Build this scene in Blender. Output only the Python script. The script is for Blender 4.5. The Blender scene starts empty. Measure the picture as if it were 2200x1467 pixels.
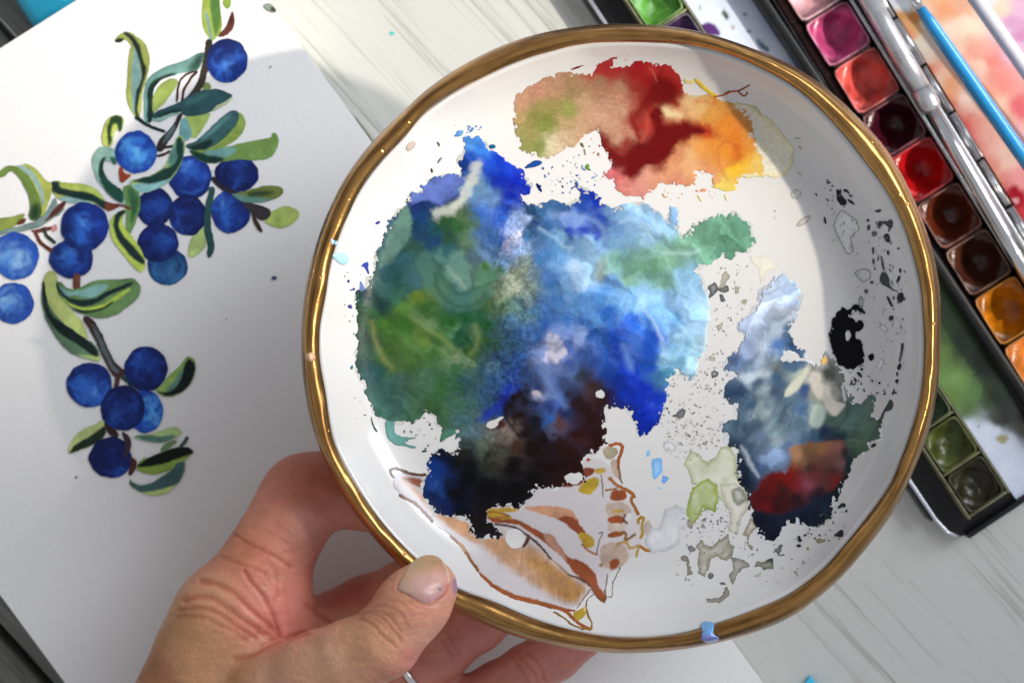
import bpy, math, random
import numpy as np
from mathutils import Vector
from mathutils.bvhtree import BVHTree

sc = bpy.context.scene
C = sc.collection

# ------------------------------------------------------------------ camera, world, light, exposure
FPX, CX, CY, H = 3453.0, 1100.0, 733.5, 0.49      # focal length in photo pixels, centre, height above the board (m)
cam = bpy.data.cameras.new('camera'); camo = bpy.data.objects.new('camera', cam); C.objects.link(camo)
camo.location = (0, 0, H)
cam.sensor_width = 22.3; cam.lens = 35.0; cam.clip_start = 0.01; cam.clip_end = 50
cam.dof.use_dof = True; cam.dof.focus_distance = 0.400; cam.dof.aperture_fstop = 10.0
sc.camera = camo
sc.render.resolution_x = 1024; sc.render.resolution_y = 682
sc.view_settings.view_transform = 'Standard'; sc.view_settings.look = 'None'
sc.view_settings.exposure = -0.14; sc.view_settings.gamma = 1.0
w = bpy.data.worlds.new('World'); sc.world = w; w.use_nodes = True
bg = w.node_tree.nodes['Background']; bg.inputs[0].default_value = (0.93, 0.94, 1.0, 1); bg.inputs[1].default_value = 0.46
sc.cycles.max_bounces = 8; sc.cycles.caustics_reflective = False; sc.cycles.caustics_refractive = False
sc.cycles.use_denoising = True

EL, AZ = math.radians(36), math.radians(-2.2)
SUN_DIR = Vector((math.cos(EL)*math.cos(AZ), math.cos(EL)*math.sin(AZ), math.sin(EL)))
def lamp_look(o, target):
    o.rotation_euler = (Vector(target) - o.location).to_track_quat('-Z', 'Y').to_euler()
# low sunlight falling through the window: a small far lamp whose soft cone edge is the lower limit of the patch of sun
sun = bpy.data.lights.new('window_sun', 'SPOT'); suno = bpy.data.objects.new('window_sun', sun); C.objects.link(suno)
SC = Vector((0.0, 0.765, 0.0))
suno.location = SUN_DIR*4.0
lamp_look(suno, SC)
sun.energy = 880; sun.color = (1.0, 0.90, 0.76); sun.shadow_soft_size = 0.06
sun.spot_size = 2*math.atan(0.80/4.0); sun.spot_blend = 0.20
# the bright window pane itself, cool sky light
win = bpy.data.lights.new('window_light', 'AREA'); wino = bpy.data.objects.new('window_light', win); C.objects.link(wino)
win.shape = 'RECTANGLE'; win.size = 0.75; win.size_y = 0.6
wino.location = (0.66, 0.58, 0.62); lamp_look(wino, (-0.11, 0.10, 0.03)); win.spread = math.radians(50)
win.energy = 1.5; win.color = (0.90, 0.94, 1.0)

# ------------------------------------------------------------------ small helpers
def P(px, py, z):
    px = np.asarray(px, float); py = np.asarray(py, float); z = np.asarray(z, float)
    k = (H - z)/FPX
    return np.stack(np.broadcast_arrays((px-CX)*k, -(py-CY)*k, z), -1)
def p3(px, py, z): return Vector([float(v) for v in P(px, py, z)])
def lin(c):
    c = np.asarray(c, float)/255.0
    return np.where(c <= 0.04045, c/12.92, ((c+0.055)/1.055)**2.4)
def smooth(x, a, b):
    t = np.clip((x-a)/(b-a), 0, 1); return t*t*(3-2*t)
def Z(s, ox, oy): return lambda pts: [(ox+x/s, oy+y/s) for x, y in pts]   # zoomed tracing -> photo pixels
RNG = np.random.default_rng(7)

def tag(o, label=None, cat=None, group=None, kind=None):
    if label: o['label'] = label
    if cat: o['category'] = cat
    if group: o['group'] = group
    if kind: o['kind'] = kind
    return o
def empty(name, loc=(0, 0, 0)):
    o = bpy.data.objects.new(name, None); C.objects.link(o); o.location = loc; o.empty_display_size = 0.01; return o
def link(name, me, mat=None, parent=None):
    o = bpy.data.objects.new(name, me); C.objects.link(o)
    if mat and not me.materials: me.materials.append(mat)
    if parent is not None:
        o.parent = parent
        o.location = -Vector(parent.location) if parent.parent is None else (0, 0, 0)
    return o
def mesh_np(name, verts, polys, cols=None, smooth_=True):
    """polys: list of (n,k) int arrays"""
    me = bpy.data.meshes.new(name)
    verts = np.asarray(verts, np.float32)
    me.vertices.add(len(verts)); me.vertices.foreach_set('co', verts.ravel())
    polys = [np.asarray(p, np.int32) for p in polys if len(p)]
    loops = np.concatenate([p.ravel() for p in polys]); tot = np.concatenate([np.full(len(p), p.shape[1], np.int32) for p in polys])
    st = np.concatenate([[0], np.cumsum(tot)[:-1]]).astype(np.int32)
    me.loops.add(len(loops)); me.loops.foreach_set('vertex_index', loops)
    me.polygons.add(len(tot)); me.polygons.foreach_set('loop_start', st); me.polygons.foreach_set('loop_total', tot)
    if smooth_: me.polygons.foreach_set('use_smooth', np.ones(len(tot), bool))
    if cols is not None:
        a = me.color_attributes.new('Col', 'FLOAT_COLOR', 'POINT')
        c4 = np.ones((len(verts), 4), np.float32); c4[:, :3] = cols; a.data.foreach_set('color', c4.ravel())
    me.update(calc_edges=True); me.validate(); return me
def prism(name, top, z0, z1, mat, parent=None, bevel=0.0, taper=None):
    """solid from a photo-pixel outline traced at height z1, standing down to z0"""
    t = P([p[0] for p in top], [p[1] for p in top], z1); n = len(top)
    a = sum(t[i][0]*t[(i+1) % n][1]-t[(i+1) % n][0]*t[i][1] for i in range(n))
    if a < 0: t = t[::-1]
    b = t.copy(); b[:, 2] = z0
    return solid(name, b, t, mat, parent, bevel)
def solid(name, b, t, mat, parent=None, bevel=0.0, seg=2):
    n = len(t); v = np.concatenate([b, t])
    me = bpy.data.meshes.new(name)
    f = [list(range(n, 2*n)), list(range(n-1, -1, -1))]+[[i, (i+1) % n, n+(i+1) % n, n+i] for i in range(n)]
    me.from_pydata([tuple(map(float, q)) for q in v], [], f); me.update()
    o = link(name, me, mat, parent)
    if bevel:
        m = o.modifiers.new('bevel', 'BEVEL'); m.width = bevel; m.segments = seg; m.limit_method = 'ANGLE'
        for p in me.polygons: p.use_smooth = True
    return o
def tube(name, pts, rad, mat, parent=None, seg=14, caps=True):
    pts = [Vector(p) for p in pts]; n = len(pts); V = []; F = []
    rad = rad if hasattr(rad, '__len__') else [rad]*n
    up = Vector((0, 0, 1))
    for i, p in enumerate(pts):
        d = (pts[min(i+1, n-1)]-pts[max(i-1, 0)]).normalized()
        s = d.cross(up);  s = s.normalized() if s.length > 1e-6 else Vector((1, 0, 0)); u = s.cross(d)
        for k in range(seg):
            a = 2*math.pi*k/seg; V.append(p+(s*math.cos(a)+u*math.sin(a))*rad[i])
    for i in range(n-1):
        for k in range(seg):
            k2 = (k+1) % seg; F.append((i*seg+k, i*seg+k2, (i+1)*seg+k2, (i+1)*seg+k))
    if caps: F += [tuple(range(seg-1, -1, -1)), tuple((n-1)*seg+k for k in range(seg))]
    me = bpy.data.meshes.new(name); me.from_pydata(V, [], F); me.update()
    for p in me.polygons: p.use_smooth = len(p.vertices) == 4
    return link(name, me, mat, parent)

# ------------------------------------------------------------------ noise / field painting in numpy
def _lattice(x, y, seed):
    n = 256; r = np.random.default_rng(seed).random((n, n)).astype(np.float32)
    xi = np.floor(x).astype(int); yi = np.floor(y).astype(int); fx = (x-xi).astype(np.float32); fy = (y-yi).astype(np.float32)
    fx = fx*fx*(3-2*fx); fy = fy*fy*(3-2*fy); x0 = xi % n; x1 = (xi+1) % n; y0 = yi % n; y1 = (yi+1) % n
    return (r[x0, y0]*(1-fx)+r[x1, y0]*fx)*(1-fy)+(r[x0, y1]*(1-fx)+r[x1, y1]*fx)*fy
def fbm(x, y, scale, seed=0, oct=4, gain=0.5):
    s = 0; a = 1; t = 0
    for k in range(oct):
        s = s+a*(_lattice(x/scale*2**k+17.3*k, y/scale*2**k+9.1*k, seed*13+k)-0.5); t += a; a *= gain
    return s/t*2       # about -1..1
def sdf_poly(x, y, poly):
    p = np.asarray(poly, np.float32); d2 = np.full(x.shape, 1e12, np.float32); ins = np.zeros(x.shape, bool)
    for i in range(len(p)):
        a = p[i]; b = p[(i+1) % len(p)]; e = b-a; L = float(e@e)+1e-9
        t = np.clip(((x-a[0])*e[0]+(y-a[1])*e[1])/L, 0, 1)
        d2 = np.minimum(d2, (x-a[0]-t*e[0])**2+(y-a[1]-t*e[1])**2)
        if a[1] != b[1]:
            c = ((a[1] > y) != (b[1] > y)) & (x < (b[0]-a[0])*(y-a[1])/(b[1]-a[1])+a[0]); ins ^= c
    d = np.sqrt(d2); return np.where(ins, d, -d)
def sdf_line(x, y, pts, wid, taper=False):
    p = np.asarray(pts, np.float32); best = np.full(x.shape, -1e6, np.float32); n = len(p)-1
    for i in range(n):
        a = p[i]; e = p[i+1]-a; L = float(e@e)+1e-9
        t = np.clip(((x-a[0])*e[0]+(y-a[1])*e[1])/L, 0, 1)
        ww = wid/2
        if taper: ww = ww*(0.35+0.65*np.sin(np.pi*np.clip((i+t)/n, 0.03, 0.97)))
        best = np.maximum(best, ww-np.sqrt((x-a[0]-t*e[0])**2+(y-a[1]-t*e[1])**2))
    return best
def chaikin(pts, n=1, closed=True):
    p = np.asarray(pts, float)
    for _ in range(n):
        q = np.roll(p, -1, 0)
        if closed: p = np.stack([p*.75+q*.25, p*.25+q*.75], 1).reshape(-1, 2)
        else: p = np.concatenate([p[:1], np.stack([p[:-1]*.75+p[1:]*.25, p[:-1]*.25+p[1:]*.75], 1).reshape(-1, 2), p[-1:]])
    return p
def field(x, y, cps, e=7.0, power=2.0):
    """blend of colour control points (x, y, r, g, b) -> linear colour"""
    cp = np.asarray(cps, np.float32); col = lin(cp[:, 2:5]).astype(np.float32)
    out = np.zeros(x.shape+(3,), np.float32); ws = np.zeros(x.shape, np.float32)
    for (cx, cy), c in zip(cp[:, :2], col):
        ww = 1.0/((x-cx)**2+(y-cy)**2+e*e)**power
        ws += ww
        for k in range(3): out[..., k] += ww*c[k]
    return out/ws[..., None]

class Canvas:
    """a sheet of paint: colour and cover on a fine grid over photo pixels; mesh() turns it into geometry"""
    def __init__(s, x0, y0, x1, y1, step=1.6):
        xs = np.arange(x0, x1+step, step, dtype=np.float32); ys = np.arange(y0, y1+step, step, dtype=np.float32)
        s.x, s.y = np.meshgrid(xs, ys); s.C = np.ones(s.x.shape+(3,), np.float32); s.A = np.zeros(s.x.shape, np.float32)
        s.x0, s.y0, s.step = x0, y0, step
    def sub(s, pts, m):
        p = np.asarray(pts); h, wd = s.x.shape
        i0 = int(max(0, (p[:, 1].min()-m-s.y0)//s.step)); i1 = int(min(h, (p[:, 1].max()+m-s.y0)//s.step+2))
        j0 = int(max(0, (p[:, 0].min()-m-s.x0)//s.step)); j1 = int(min(wd, (p[:, 0].max()+m-s.x0)//s.step+2))
        return (slice(i0, i1), slice(j0, j1))
    def put(s, sl, col, a, cover=True):
        c = s.C[sl]; A = s.A[sl]; a = np.clip(a, 0, 1).astype(np.float32)
        col = np.broadcast_to(np.asarray(col, np.float32), c.shape)
        fresh = (A < 1e-3)[..., None]
        s.C[sl] = np.where(fresh, np.where(a[..., None] > 1e-3, col, c), c+(col-c)*a[..., None])
        if cover: s.A[sl] = np.maximum(A, a)
    def poly(s, pts, col, soft=1.2, alpha=1.0, rough=0.0, rscale=14, seed=1, cps=None, warp=0, wscale=40, edge=0.0, var=0.0, e=7, cover=True, rgh_oct=4, smoothp=1, line=None, taper=False, flake=0, wash=0):
        if smoothp: pts = chaikin(pts, smoothp, line is None)
        sl = s.sub(pts, 8+rough*2+soft+(line or 0)); x = s.x[sl]; y = s.y[sl]
        if x.size == 0: return
        if rough: 
            qx = x+rough*fbm(x, y, rscale, seed, rgh_oct, .65); qy = y+rough*fbm(x, y, rscale, seed+50, rgh_oct, .65)
        else: qx, qy = x, y
        d = sdf_line(qx, qy, pts, line, taper) if line else sdf_poly(qx, qy, pts)
        if flake: d = d-flake*np.maximum(fbm(x, y, 8, seed+20, 3, .7), 0)*np.exp(-np.maximum(d, 0)/20.0)*(.35+1.3*(fbm(x, y, 70, seed+21, 2)+.5)).clip(.1, 1.6)
        a = np.clip(0.5+d/(2*soft), 0, 1)
        if soft > 3: a = a*a*(3-2*a)
        if cps is not None:
            wx = x+warp*fbm(x, y, wscale, seed+7, 5, .66); wy = y+warp*fbm(x, y, wscale, seed+99, 5, .66)
            c = field(wx, wy, cps, e)
        else: c = np.broadcast_to(lin(col).astype(np.float32), x.shape+(3,))
        if var: c = c*(1+var*fbm(x, y, 26, seed+3, 5, .7))[..., None]
        if wash: c = c+(np.float32(.80)-c)*(wash*smooth(d, 1, 12)*(.75+.8*fbm(x, y, 24, seed+5, 4, .6)).clip(0, 1.2))[..., None]
        if edge: c = c*(1-edge*np.exp(-np.maximum(d, 0)/2.2))[..., None]
        s.put(sl, np.clip(c, 0, 1), a*alpha, cover)
    def hole(s, pts, rough=0, seed=1, rscale=8, smoothp=1):
        if smoothp: pts = chaikin(pts, smoothp)
        sl = s.sub(pts, 6+rough*2); x = s.x[sl]; y = s.y[sl]
        if rough: x, y = x+rough*fbm(x, y, rscale, seed, 3, .6), y+rough*fbm(x, y, rscale, seed+50, 3, .6)
        s.A[sl] = np.minimum(s.A[sl], np.clip(0.5-sdf_poly(x, y, pts)/2.4, 0, 1))
    def specks(s, region, n, rmin, rmax, cols, seed=1, stretch=1.6, alpha=1.0, ring=0.0, ang=None):
        r = np.random.default_rng(seed); reg = np.asarray(region, float); k = 0; tries = 0
        while k < n and tries < n*30:
            tries += 1
            c = reg.min(0)+r.random(2)*(reg.max(0)-reg.min(0))
            if sdf_poly(np.array([[c[0]]], np.float32), np.array([[c[1]]], np.float32), reg)[0, 0] < 0: continue
            k += 1
            R = rmin+(rmax-rmin)*r.random()**2.6; st = 1+(stretch-1)*r.random(); th = r.random()*6.28 if ang is None else ang+r.normal()*.35
            m = 9; t = np.arange(m)/m*6.283; rr = R*(0.72+0.5*r.random(m))
            px = rr*np.cos(t)*st; py = rr*np.sin(t)/st
            pts = np.stack([c[0]+px*math.cos(th)-py*math.sin(th), c[1]+px*math.sin(th)+py*math.cos(th)], 1)
            col = cols[r.integers(len(cols))]
            s.poly(pts, col, soft=.8, alpha=alpha, seed=int(r.integers(999)), edge=ring, smoothp=1)
    MS = {1: [[0, 4, 7]], 2: [[1, 5, 4]], 3: [[0, 1, 5, 7]], 4: [[2, 6, 5]], 5: [[0, 4, 7], [2, 6, 5]], 6: [[1, 2, 6, 4]], 7: [[0, 1, 2, 6, 7]],
          8: [[3, 7, 6]], 9: [[0, 4, 6, 3]], 10: [[1, 5, 4], [3, 7, 6]], 11: [[0, 1, 5, 6, 3]], 12: [[2, 3, 7, 5]], 13: [[0, 4, 5, 2, 3]], 14: [[1, 2, 3, 7, 4]], 15: [[0, 1, 2, 3]]}
    def mesh(s, name, zf, mat, parent=None, lift=0.0, thick=0.0, t=0.5, light=None, relief=0.0, seed=3):
        A = s.A; h, wd = A.shape; N = h*wd
        In = A > t; idx = np.arange(N).reshape(h, wd)
        case = (In[:-1, :-1]*1+In[:-1, 1:]*2+In[1:, 1:]*4+In[1:, :-1]*8)
        pos = {}
        def cross(a, b): return np.clip((t-a)/np.where(np.abs(b-a) < 1e-6, 1e-6, b-a), 0.02, 0.98)
        hx = cross(A[:, :-1], A[:, 1:]); vx = cross(A[:-1, :], A[1:, :])
        VX = np.concatenate([s.x.ravel(), (s.x[:, :-1]+hx*s.step).ravel(), s.x[:-1, :].ravel()])
        VY = np.concatenate([s.y.ravel(), s.y[:, :-1].ravel(), (s.y[:-1, :]+vx*s.step).ravel()])
        ca = np.where(In[:, :-1, None], s.C[:, :-1], s.C[:, 1:]); cb = np.where(In[:-1, :, None], s.C[:-1], s.C[1:])
        VC = np.concatenate([s.C.reshape(-1, 3), ca.reshape(-1, 3), cb.reshape(-1, 3)])
        edge = np.concatenate([np.zeros(N, bool), np.ones(h*(wd-1)+(h-1)*wd, bool)])
        hid = N+np.arange(h*(wd-1)).reshape(h, wd-1); vid = N+h*(wd-1)+np.arange((h-1)*wd).reshape(h-1, wd)
        lut = [idx[:-1, :-1], idx[:-1, 1:], idx[1:, 1:], idx[1:, :-1], hid[:-1], vid[:, 1:], hid[1:], vid[:, :-1]]
        polys = {3: [], 4: [], 5: []}
        for c, ps in s.MS.items():
            m = case == c
            if m.any():
                for q in ps: polys[len(q)].append(np.stack([lut[k][m] for k in q], 1)[:, ::-1])
        P_ = [np.concatenate(v) for v in polys.values() if v]
        if not P_: return None
        used = np.unique(np.concatenate([p.ravel() for p in P_])); mp = np.zeros(len(VX), np.int64); mp[used] = np.arange(len(used))
        P_ = [mp[p] for p in P_]
        x = VX[used]; y = VY[used]; z = zf(x, y)+lift
        zz = np.where(edge[used], thick*.25, thick)
        if relief: zz = zz+np.where(edge[used], 0, relief*(0.5+0.5*fbm(x, y, 22, seed, 4, .55)))
        col = VC[used]
        if light is not None: col = np.clip(col/light(x, y)[:, None], 0, .9)
        me = mesh_np(name, P(x, y, z+zz), P_, col)
        return link(name, me, mat, parent)

# ------------------------------------------------------------------ materials
def mat_new(name):
    m = bpy.data.materials.new(name); m.use_nodes = True; nt = m.node_tree
    return m, nt, nt.nodes['Principled BSDF']
def N(nt, t, **k):
    n = nt.nodes.new(t)
    for a, b in k.items(): setattr(n, a, b)
    return n
def noise_bump(nt, b, scale, strength, dist=0.0004, detail=6, prev=None, coord='Object'):
    tc = N(nt, 'ShaderNodeTexCoord'); nz = N(nt, 'ShaderNodeTexNoise'); nz.inputs['Scale'].default_value = scale; nz.inputs['Detail'].default_value = detail
    nt.links.new(tc.outputs[coord], nz.inputs['Vector'])
    bp = N(nt, 'ShaderNodeBump'); bp.inputs['Strength'].default_value = strength; bp.inputs['Distance'].default_value = dist
    nt.links.new(nz.outputs[0], bp.inputs['Height'])
    if prev is not None: nt.links.new(prev.outputs[0], bp.inputs['Normal'])
    nt.links.new(bp.outputs[0], b.inputs['Normal']); return bp, nz
def plain(name, col, rough=.5, metal=0.0, bump=None, coat=0.0, var=0.0, vscale=200, sss=0.0, spec=.5, trans=0.0, col2=None):
    m, nt, b = mat_new(name)
    c = tuple(lin(col))+(1,) if max(col) > 1 else tuple(col)+(1,)
    b.inputs['Base Color'].default_value = c; b.inputs['Roughness'].default_value = rough; b.inputs['Metallic'].default_value = metal
    b.inputs['Coat Weight'].default_value = coat; b.inputs['Specular IOR Level'].default_value = spec; b.inputs['Transmission Weight'].default_value = trans
    if sss: b.inputs['Subsurface Weight'].default_value = sss; b.inputs['Subsurface Radius'].default_value = (1, .4, .25); b.inputs['Subsurface Scale'].default_value = .003
    if bump: noise_bump(nt, b, *bump)
    if var:
        tc = N(nt, 'ShaderNodeTexCoord'); nz = N(nt, 'ShaderNodeTexNoise'); nz.inputs['Scale'].default_value = vscale; nz.inputs['Detail'].default_value = 5
        nt.links.new(tc.outputs['Object'], nz.inputs['Vector'])
        r = N(nt, 'ShaderNodeValToRGB'); r.color_ramp.elements[0].position = .3; r.color_ramp.elements[1].position = .7
        r.color_ramp.elements[0].color = tuple(np.clip(np.array(c[:3])*(1-var), 0, 1))+(1,); r.color_ramp.elements[1].color = tuple(np.clip(np.array(c[:3])*(1+var), 0, 1))+(1,)
        if col2 is not None: r.color_ramp.elements[0].color = tuple(lin(col2))+(1,)
        nt.links.new(nz.outputs[0], r.inputs[0]); nt.links.new(r.outputs[0], b.inputs['Base Color'])
        r2 = N(nt, 'ShaderNodeMapRange'); r2.inputs['To Min'].default_value = max(0, rough-.1); r2.inputs['To Max'].default_value = min(1, rough+.12)
        nt.links.new(nz.outputs[0], r2.inputs[0]); nt.links.new(r2.outputs[0], b.inputs['Roughness'])
    return m
def vcol(name, rough=.5, bump=None, coat=0.0, spec=.5, rvar=0.0):
    m, nt, b = mat_new(name)
    a = N(nt, 'ShaderNodeVertexColor'); a.layer_name = 'Col'; nt.links.new(a.outputs[0], b.inputs['Base Color'])
    b.inputs['Roughness'].default_value = rough; b.inputs['Coat Weight'].default_value = coat; b.inputs['Specular IOR Level'].default_value = spec
    b.inputs['Coat Roughness'].default_value = .08
    if bump:
        bp, nz = noise_bump(nt, b, *bump)
        if rvar:
            r2 = N(nt, 'ShaderNodeMapRange'); r2.inputs['To Min'].default_value = max(0, rough-rvar); r2.inputs['To Max'].default_value = rough+rvar
            tc = N(nt, 'ShaderNodeTexCoord'); n2 = N(nt, 'ShaderNodeTexNoise'); n2.inputs['Scale'].default_value = 90
            nt.links.new(tc.outputs['Object'], n2.inputs['Vector']); nt.links.new(n2.outputs[0], r2.inputs[0]); nt.links.new(r2.outputs[0], b.inputs['Roughness'])
    return m
def wood(name, light_c, dark_c, ang, streak, rough=.6, contrast=(.40, .62), bump=.25):
    m, nt, b = mat_new(name); L = nt.links.new
    tc = N(nt, 'ShaderNodeTexCoord'); mp = N(nt, 'ShaderNodeMapping'); mp.vector_type = 'POINT'
    mp.inputs['Rotation'].default_value = (0, 0, ang); L(tc.outputs['Object'], mp.inputs['Vector'])
    def stretched(sx, sy, scale, det, seed):
        m2 = N(nt, 'ShaderNodeMapping'); m2.inputs['Scale'].default_value = (sx, sy, 1); m2.inputs['Location'].default_value = (seed, seed*.7, 0)
        L(mp.outputs[0], m2.inputs['Vector']); nz = N(nt, 'ShaderNodeTexNoise'); nz.inputs['Scale'].default_value = scale; nz.inputs['Detail'].default_value = det
        nz.inputs['Distortion'].default_value = .6; L(m2.outputs[0], nz.inputs['Vector']); return nz
    a = stretched(1, streak, 7, 9, 1.0); f = stretched(1, streak*1.8, 34, 8, 3.0); big = stretched(1, 3, 7, 4, 5.0)
    mx = N(nt, 'ShaderNodeMath', operation='MULTIPLY_ADD'); L(a.outputs[0], mx.inputs[0]); mx.inputs[1].default_value = .55
    m3 = N(nt, 'ShaderNodeMath', operation='MULTIPLY'); L(f.outputs[0], m3.inputs[0]); m3.inputs[1].default_value = .35; L(m3.outputs[0], mx.inputs[2])
    m4 = N(nt, 'ShaderNodeMath', operation='MULTIPLY_ADD'); L(big.outputs[0], m4.inputs[0]); m4.inputs[1].default_value = .15; L(mx.outputs[0], m4.inputs[2])
    r = N(nt, 'ShaderNodeValToRGB'); r.color_ramp.elements[0].position = contrast[0]; r.color_ramp.elements[1].position = contrast[1]
    r.color_ramp.elements[0].color = tuple(dark_c)+(1,); r.color_ramp.elements[1].color = tuple(light_c)+(1,)
    L(m4.outputs[0], r.inputs[0]); L(r.outputs[0], b.inputs['Base Color']); b.inputs['Roughness'].default_value = rough
    bp = N(nt, 'ShaderNodeBump'); bp.inputs['Strength'].default_value = bump; bp.inputs['Distance'].default_value = .0006; L(m4.outputs[0], bp.inputs['Height']); L(bp.outputs[0], b.inputs['Normal'])
    return m
# ------------------------------------------------------------------ table, whitewashed board, pad
GD = math.radians(-48.0)                       # direction of the wood grain in plan
gdir = np.array([math.cos(GD), math.sin(GD)]); gnor = np.array([-math.sin(GD), math.cos(GD)])
M_grey = wood('grey_wood', (.20, .20, .18), (.035, .035, .03), -GD, 9, .62, (.40, .60), .7)
M_white = wood('whitewashed_wood', (.615, .62, .59), (.22, .225, .16), -GD, 22, .5, (.345, .505), .3)
def plank_row(name, z0, z1, edges, L0, L1, mat, parent, gap=.0012):
    for a, b in zip(edges[:-1], edges[1:]):
        a2, b2 = a+gap, b-gap
        c = [gdir*L0+gnor*a2, gdir*L1+gnor*a2, gdir*L1+gnor*b2, gdir*L0+gnor*b2]
        bt = np.array([[q[0], q[1], z0] for q in c]); tp = np.array([[q[0], q[1], z1] for q in c])
        solid(name, bt, tp, mat, parent, .0012 if z1-z0 > .01 else .0004, 2)
table = empty('table', (0, 0, -.026)); tag(table, kind='structure')
def goff(px, py, z): q = P(px, py, z); return float(q[:2]@gnor)
e0 = goff(0, 52, -.002); e1 = goff(52, 1412, -.002); sp = e0-e1
plank_row('plank', -.026, -.002, sorted([e1-2*sp, e1-sp, e1, e0, e0+sp, e0+2*sp, e0+3*sp]), -.6, .6, M_grey, table)
board = empty('whitewashed_board', (0.1, 0, -.002)); tag(board, 'whitewashed board of pale streaky wood under the plate and paint box', 'board')
b0 = goff(330, 0, 0); 
plank_row('plank', -.0018, 0, sorted([goff(786, 290, 0)+.42, goff(232, 0, 0)]), -.55, .55, M_white, board, .00025)

M_paper = plain('cold_press_paper', (.78, .775, .765), .85, bump=(900, .35, .0003, 8), spec=.2)
M_pages = plain('page_block', (.70, .69, .65), .9, spec=.2)
ZP = .030
def isect(p, d, q, e):
    A = np.array([[d[0], -e[0]], [d[1], -e[1]]]); t = np.linalg.solve(A, np.array(q)-np.array(p)); return (p[0]+d[0]*t[0], p[1]+d[1]*t[0])
tl = ((0, 104), (165, -104)); rt = ((577, 0), (1063, 1467)); lf = ((0, 1278), (140, 189))
c_top = isect(*tl, *rt); c_left = isect(*tl, *lf); far = ((2300, 1500), (-165, 104))
c_r = isect(*far, *rt); c_l = isect(*far, *lf)
pad = empty('watercolour_pad', tuple(p3(500, 700, 0))); tag(pad, 'thick white watercolour pad with a painted sprig of blue berries', 'paper pad')
quad = [c_top, c_r, c_l, c_left]
prism('page_block', quad, .0002, ZP-.0012, M_pages, pad)
page = prism('page', quad, ZP-.0011, ZP, M_paper, pad, .0002)

# ---- the painted sprig
M_wc = vcol('watercolour', .75, (900, .3, .0003, 8), spec=.25)
R1 = Z(2.446, 0, 0); R2 = Z(2.667, 0, 550)
def pl(x, y): return 1.30 - .60*np.maximum(1-smooth(np.hypot(x-690, y-620), 520, 600), smooth(y, 650, 950))         # how much of the photograph's light reaches the page: paint colours are divided by it
LG, GR, DK, TE, BR, MD = (164, 174, 92), (92, 128, 62), (16, 40, 36), (105, 150, 150), (84, 42, 32), (60, 95, 78)
layer = [0]
def paint(name, strokes, edge=.16):
    pts = np.concatenate([np.asarray(s[0], float) for s in strokes])
    cv = Canvas(pts[:, 0].min()-10, pts[:, 1].min()-10, pts[:, 0].max()+10, pts[:, 1].max()+10, 1.7)
    for k, s in enumerate(strokes):
        o = s[2] if len(s) > 2 else {}
        q = dict(soft=2.0, rough=2.2, rscale=16, var=.42, edge=edge if k == 0 else .0, seed=layer[0]*7+k, smoothp=1); q.update(o)
        cv.poly(s[0], s[1], **q)
    layer[0] += 1
    return cv.mesh(name, lambda x, y: np.full(x.shape, ZP), M_wc, page, lift=.00004+.000005*layer[0], light=pl)
def stem(pts, wid, col=BR, name='stem', **k): paint(name, [(pts, col, dict(line=wid, **k))])
BP = {'mid': [(28, 62, 150), (16, 38, 110), (40, 90, 175), (14, 34, 96), (70, 120, 195)],
      'dark': [(14, 36, 105), (10, 24, 80), (24, 56, 130), (9, 20, 66), (30, 66, 140)],
      'light': [(66, 120, 205), (36, 84, 180), (110, 165, 225), (34, 76, 170), (150, 190, 232)],
      'bright': [(40, 98, 185), (24, 62, 150), (70, 140, 205), (20, 50, 130), (92, 160, 215)],
      'teal': [(36, 86, 135), (24, 62, 110), (48, 104, 150), (20, 50, 95), (60, 115, 160)]}
def berry(Zf, c, rx, ry, kind, hl=(-.2, -.1), seed=0):
    r = np.random.default_rng(seed+11); t = np.arange(22)/22*2*math.pi
    pts = Zf([(c[0]+rx*math.cos(a)*(1+.026*r.normal()), c[1]+ry*math.sin(a)*(1+.026*r.normal())) for a in t])
    p = BP[kind]; cps = []; (mx, my) = Zf([c])[0]; R = (Zf([(c[0]+rx, c[1])])[0][0]-mx)
    def at(u, v, col): cps.append((mx+u*R, my+v*R)+tuple(col))
    at(hl[0], hl[1], p[4]); at(hl[0]+.22, hl[1]+.25, p[2]); at(hl[0]-.25, hl[1]+.2, p[2])
    for k in range(9):
        a = k/9*6.283+r.random()*.4; at(.86*math.cos(a), .86*math.sin(a), p[1 if math.cos(a)*hl[0]+math.sin(a)*hl[1] > 0 else 3])
    for k in range(6):
        a = r.random()*6.283; at(.5*math.cos(a), .5*math.sin(a), p[r.integers(4)])
    S_ = [(pts, p[0], dict(cps=cps, warp=20, wscale=26, e=7, rough=1.6, rscale=12, var=.42, smoothp=1))]
    for k in range(7):                                     # loose brush marks, dark glaze and lifted lights
        a0 = r.random()*6.283; rr = (.25+.6*r.random())*R; n = 5; da = (.5+.8*r.random())*r.choice([-1, 1]); lt = r.random() < .5
        S_.append(([(mx+rr*math.cos(a0+da*i/n)*(1+.06*r.normal()), my+rr*math.sin(a0+da*i/n)*(1+.06*r.normal())) for i in range(n+1)], p[2] if lt else p[3], dict(line=(2.5+6*r.random()), soft=2.5+4*r.random(), alpha=.30+.3*r.random(), cover=False, taper=True, rough=3)))
    paint('berry', S_, .18)

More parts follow.
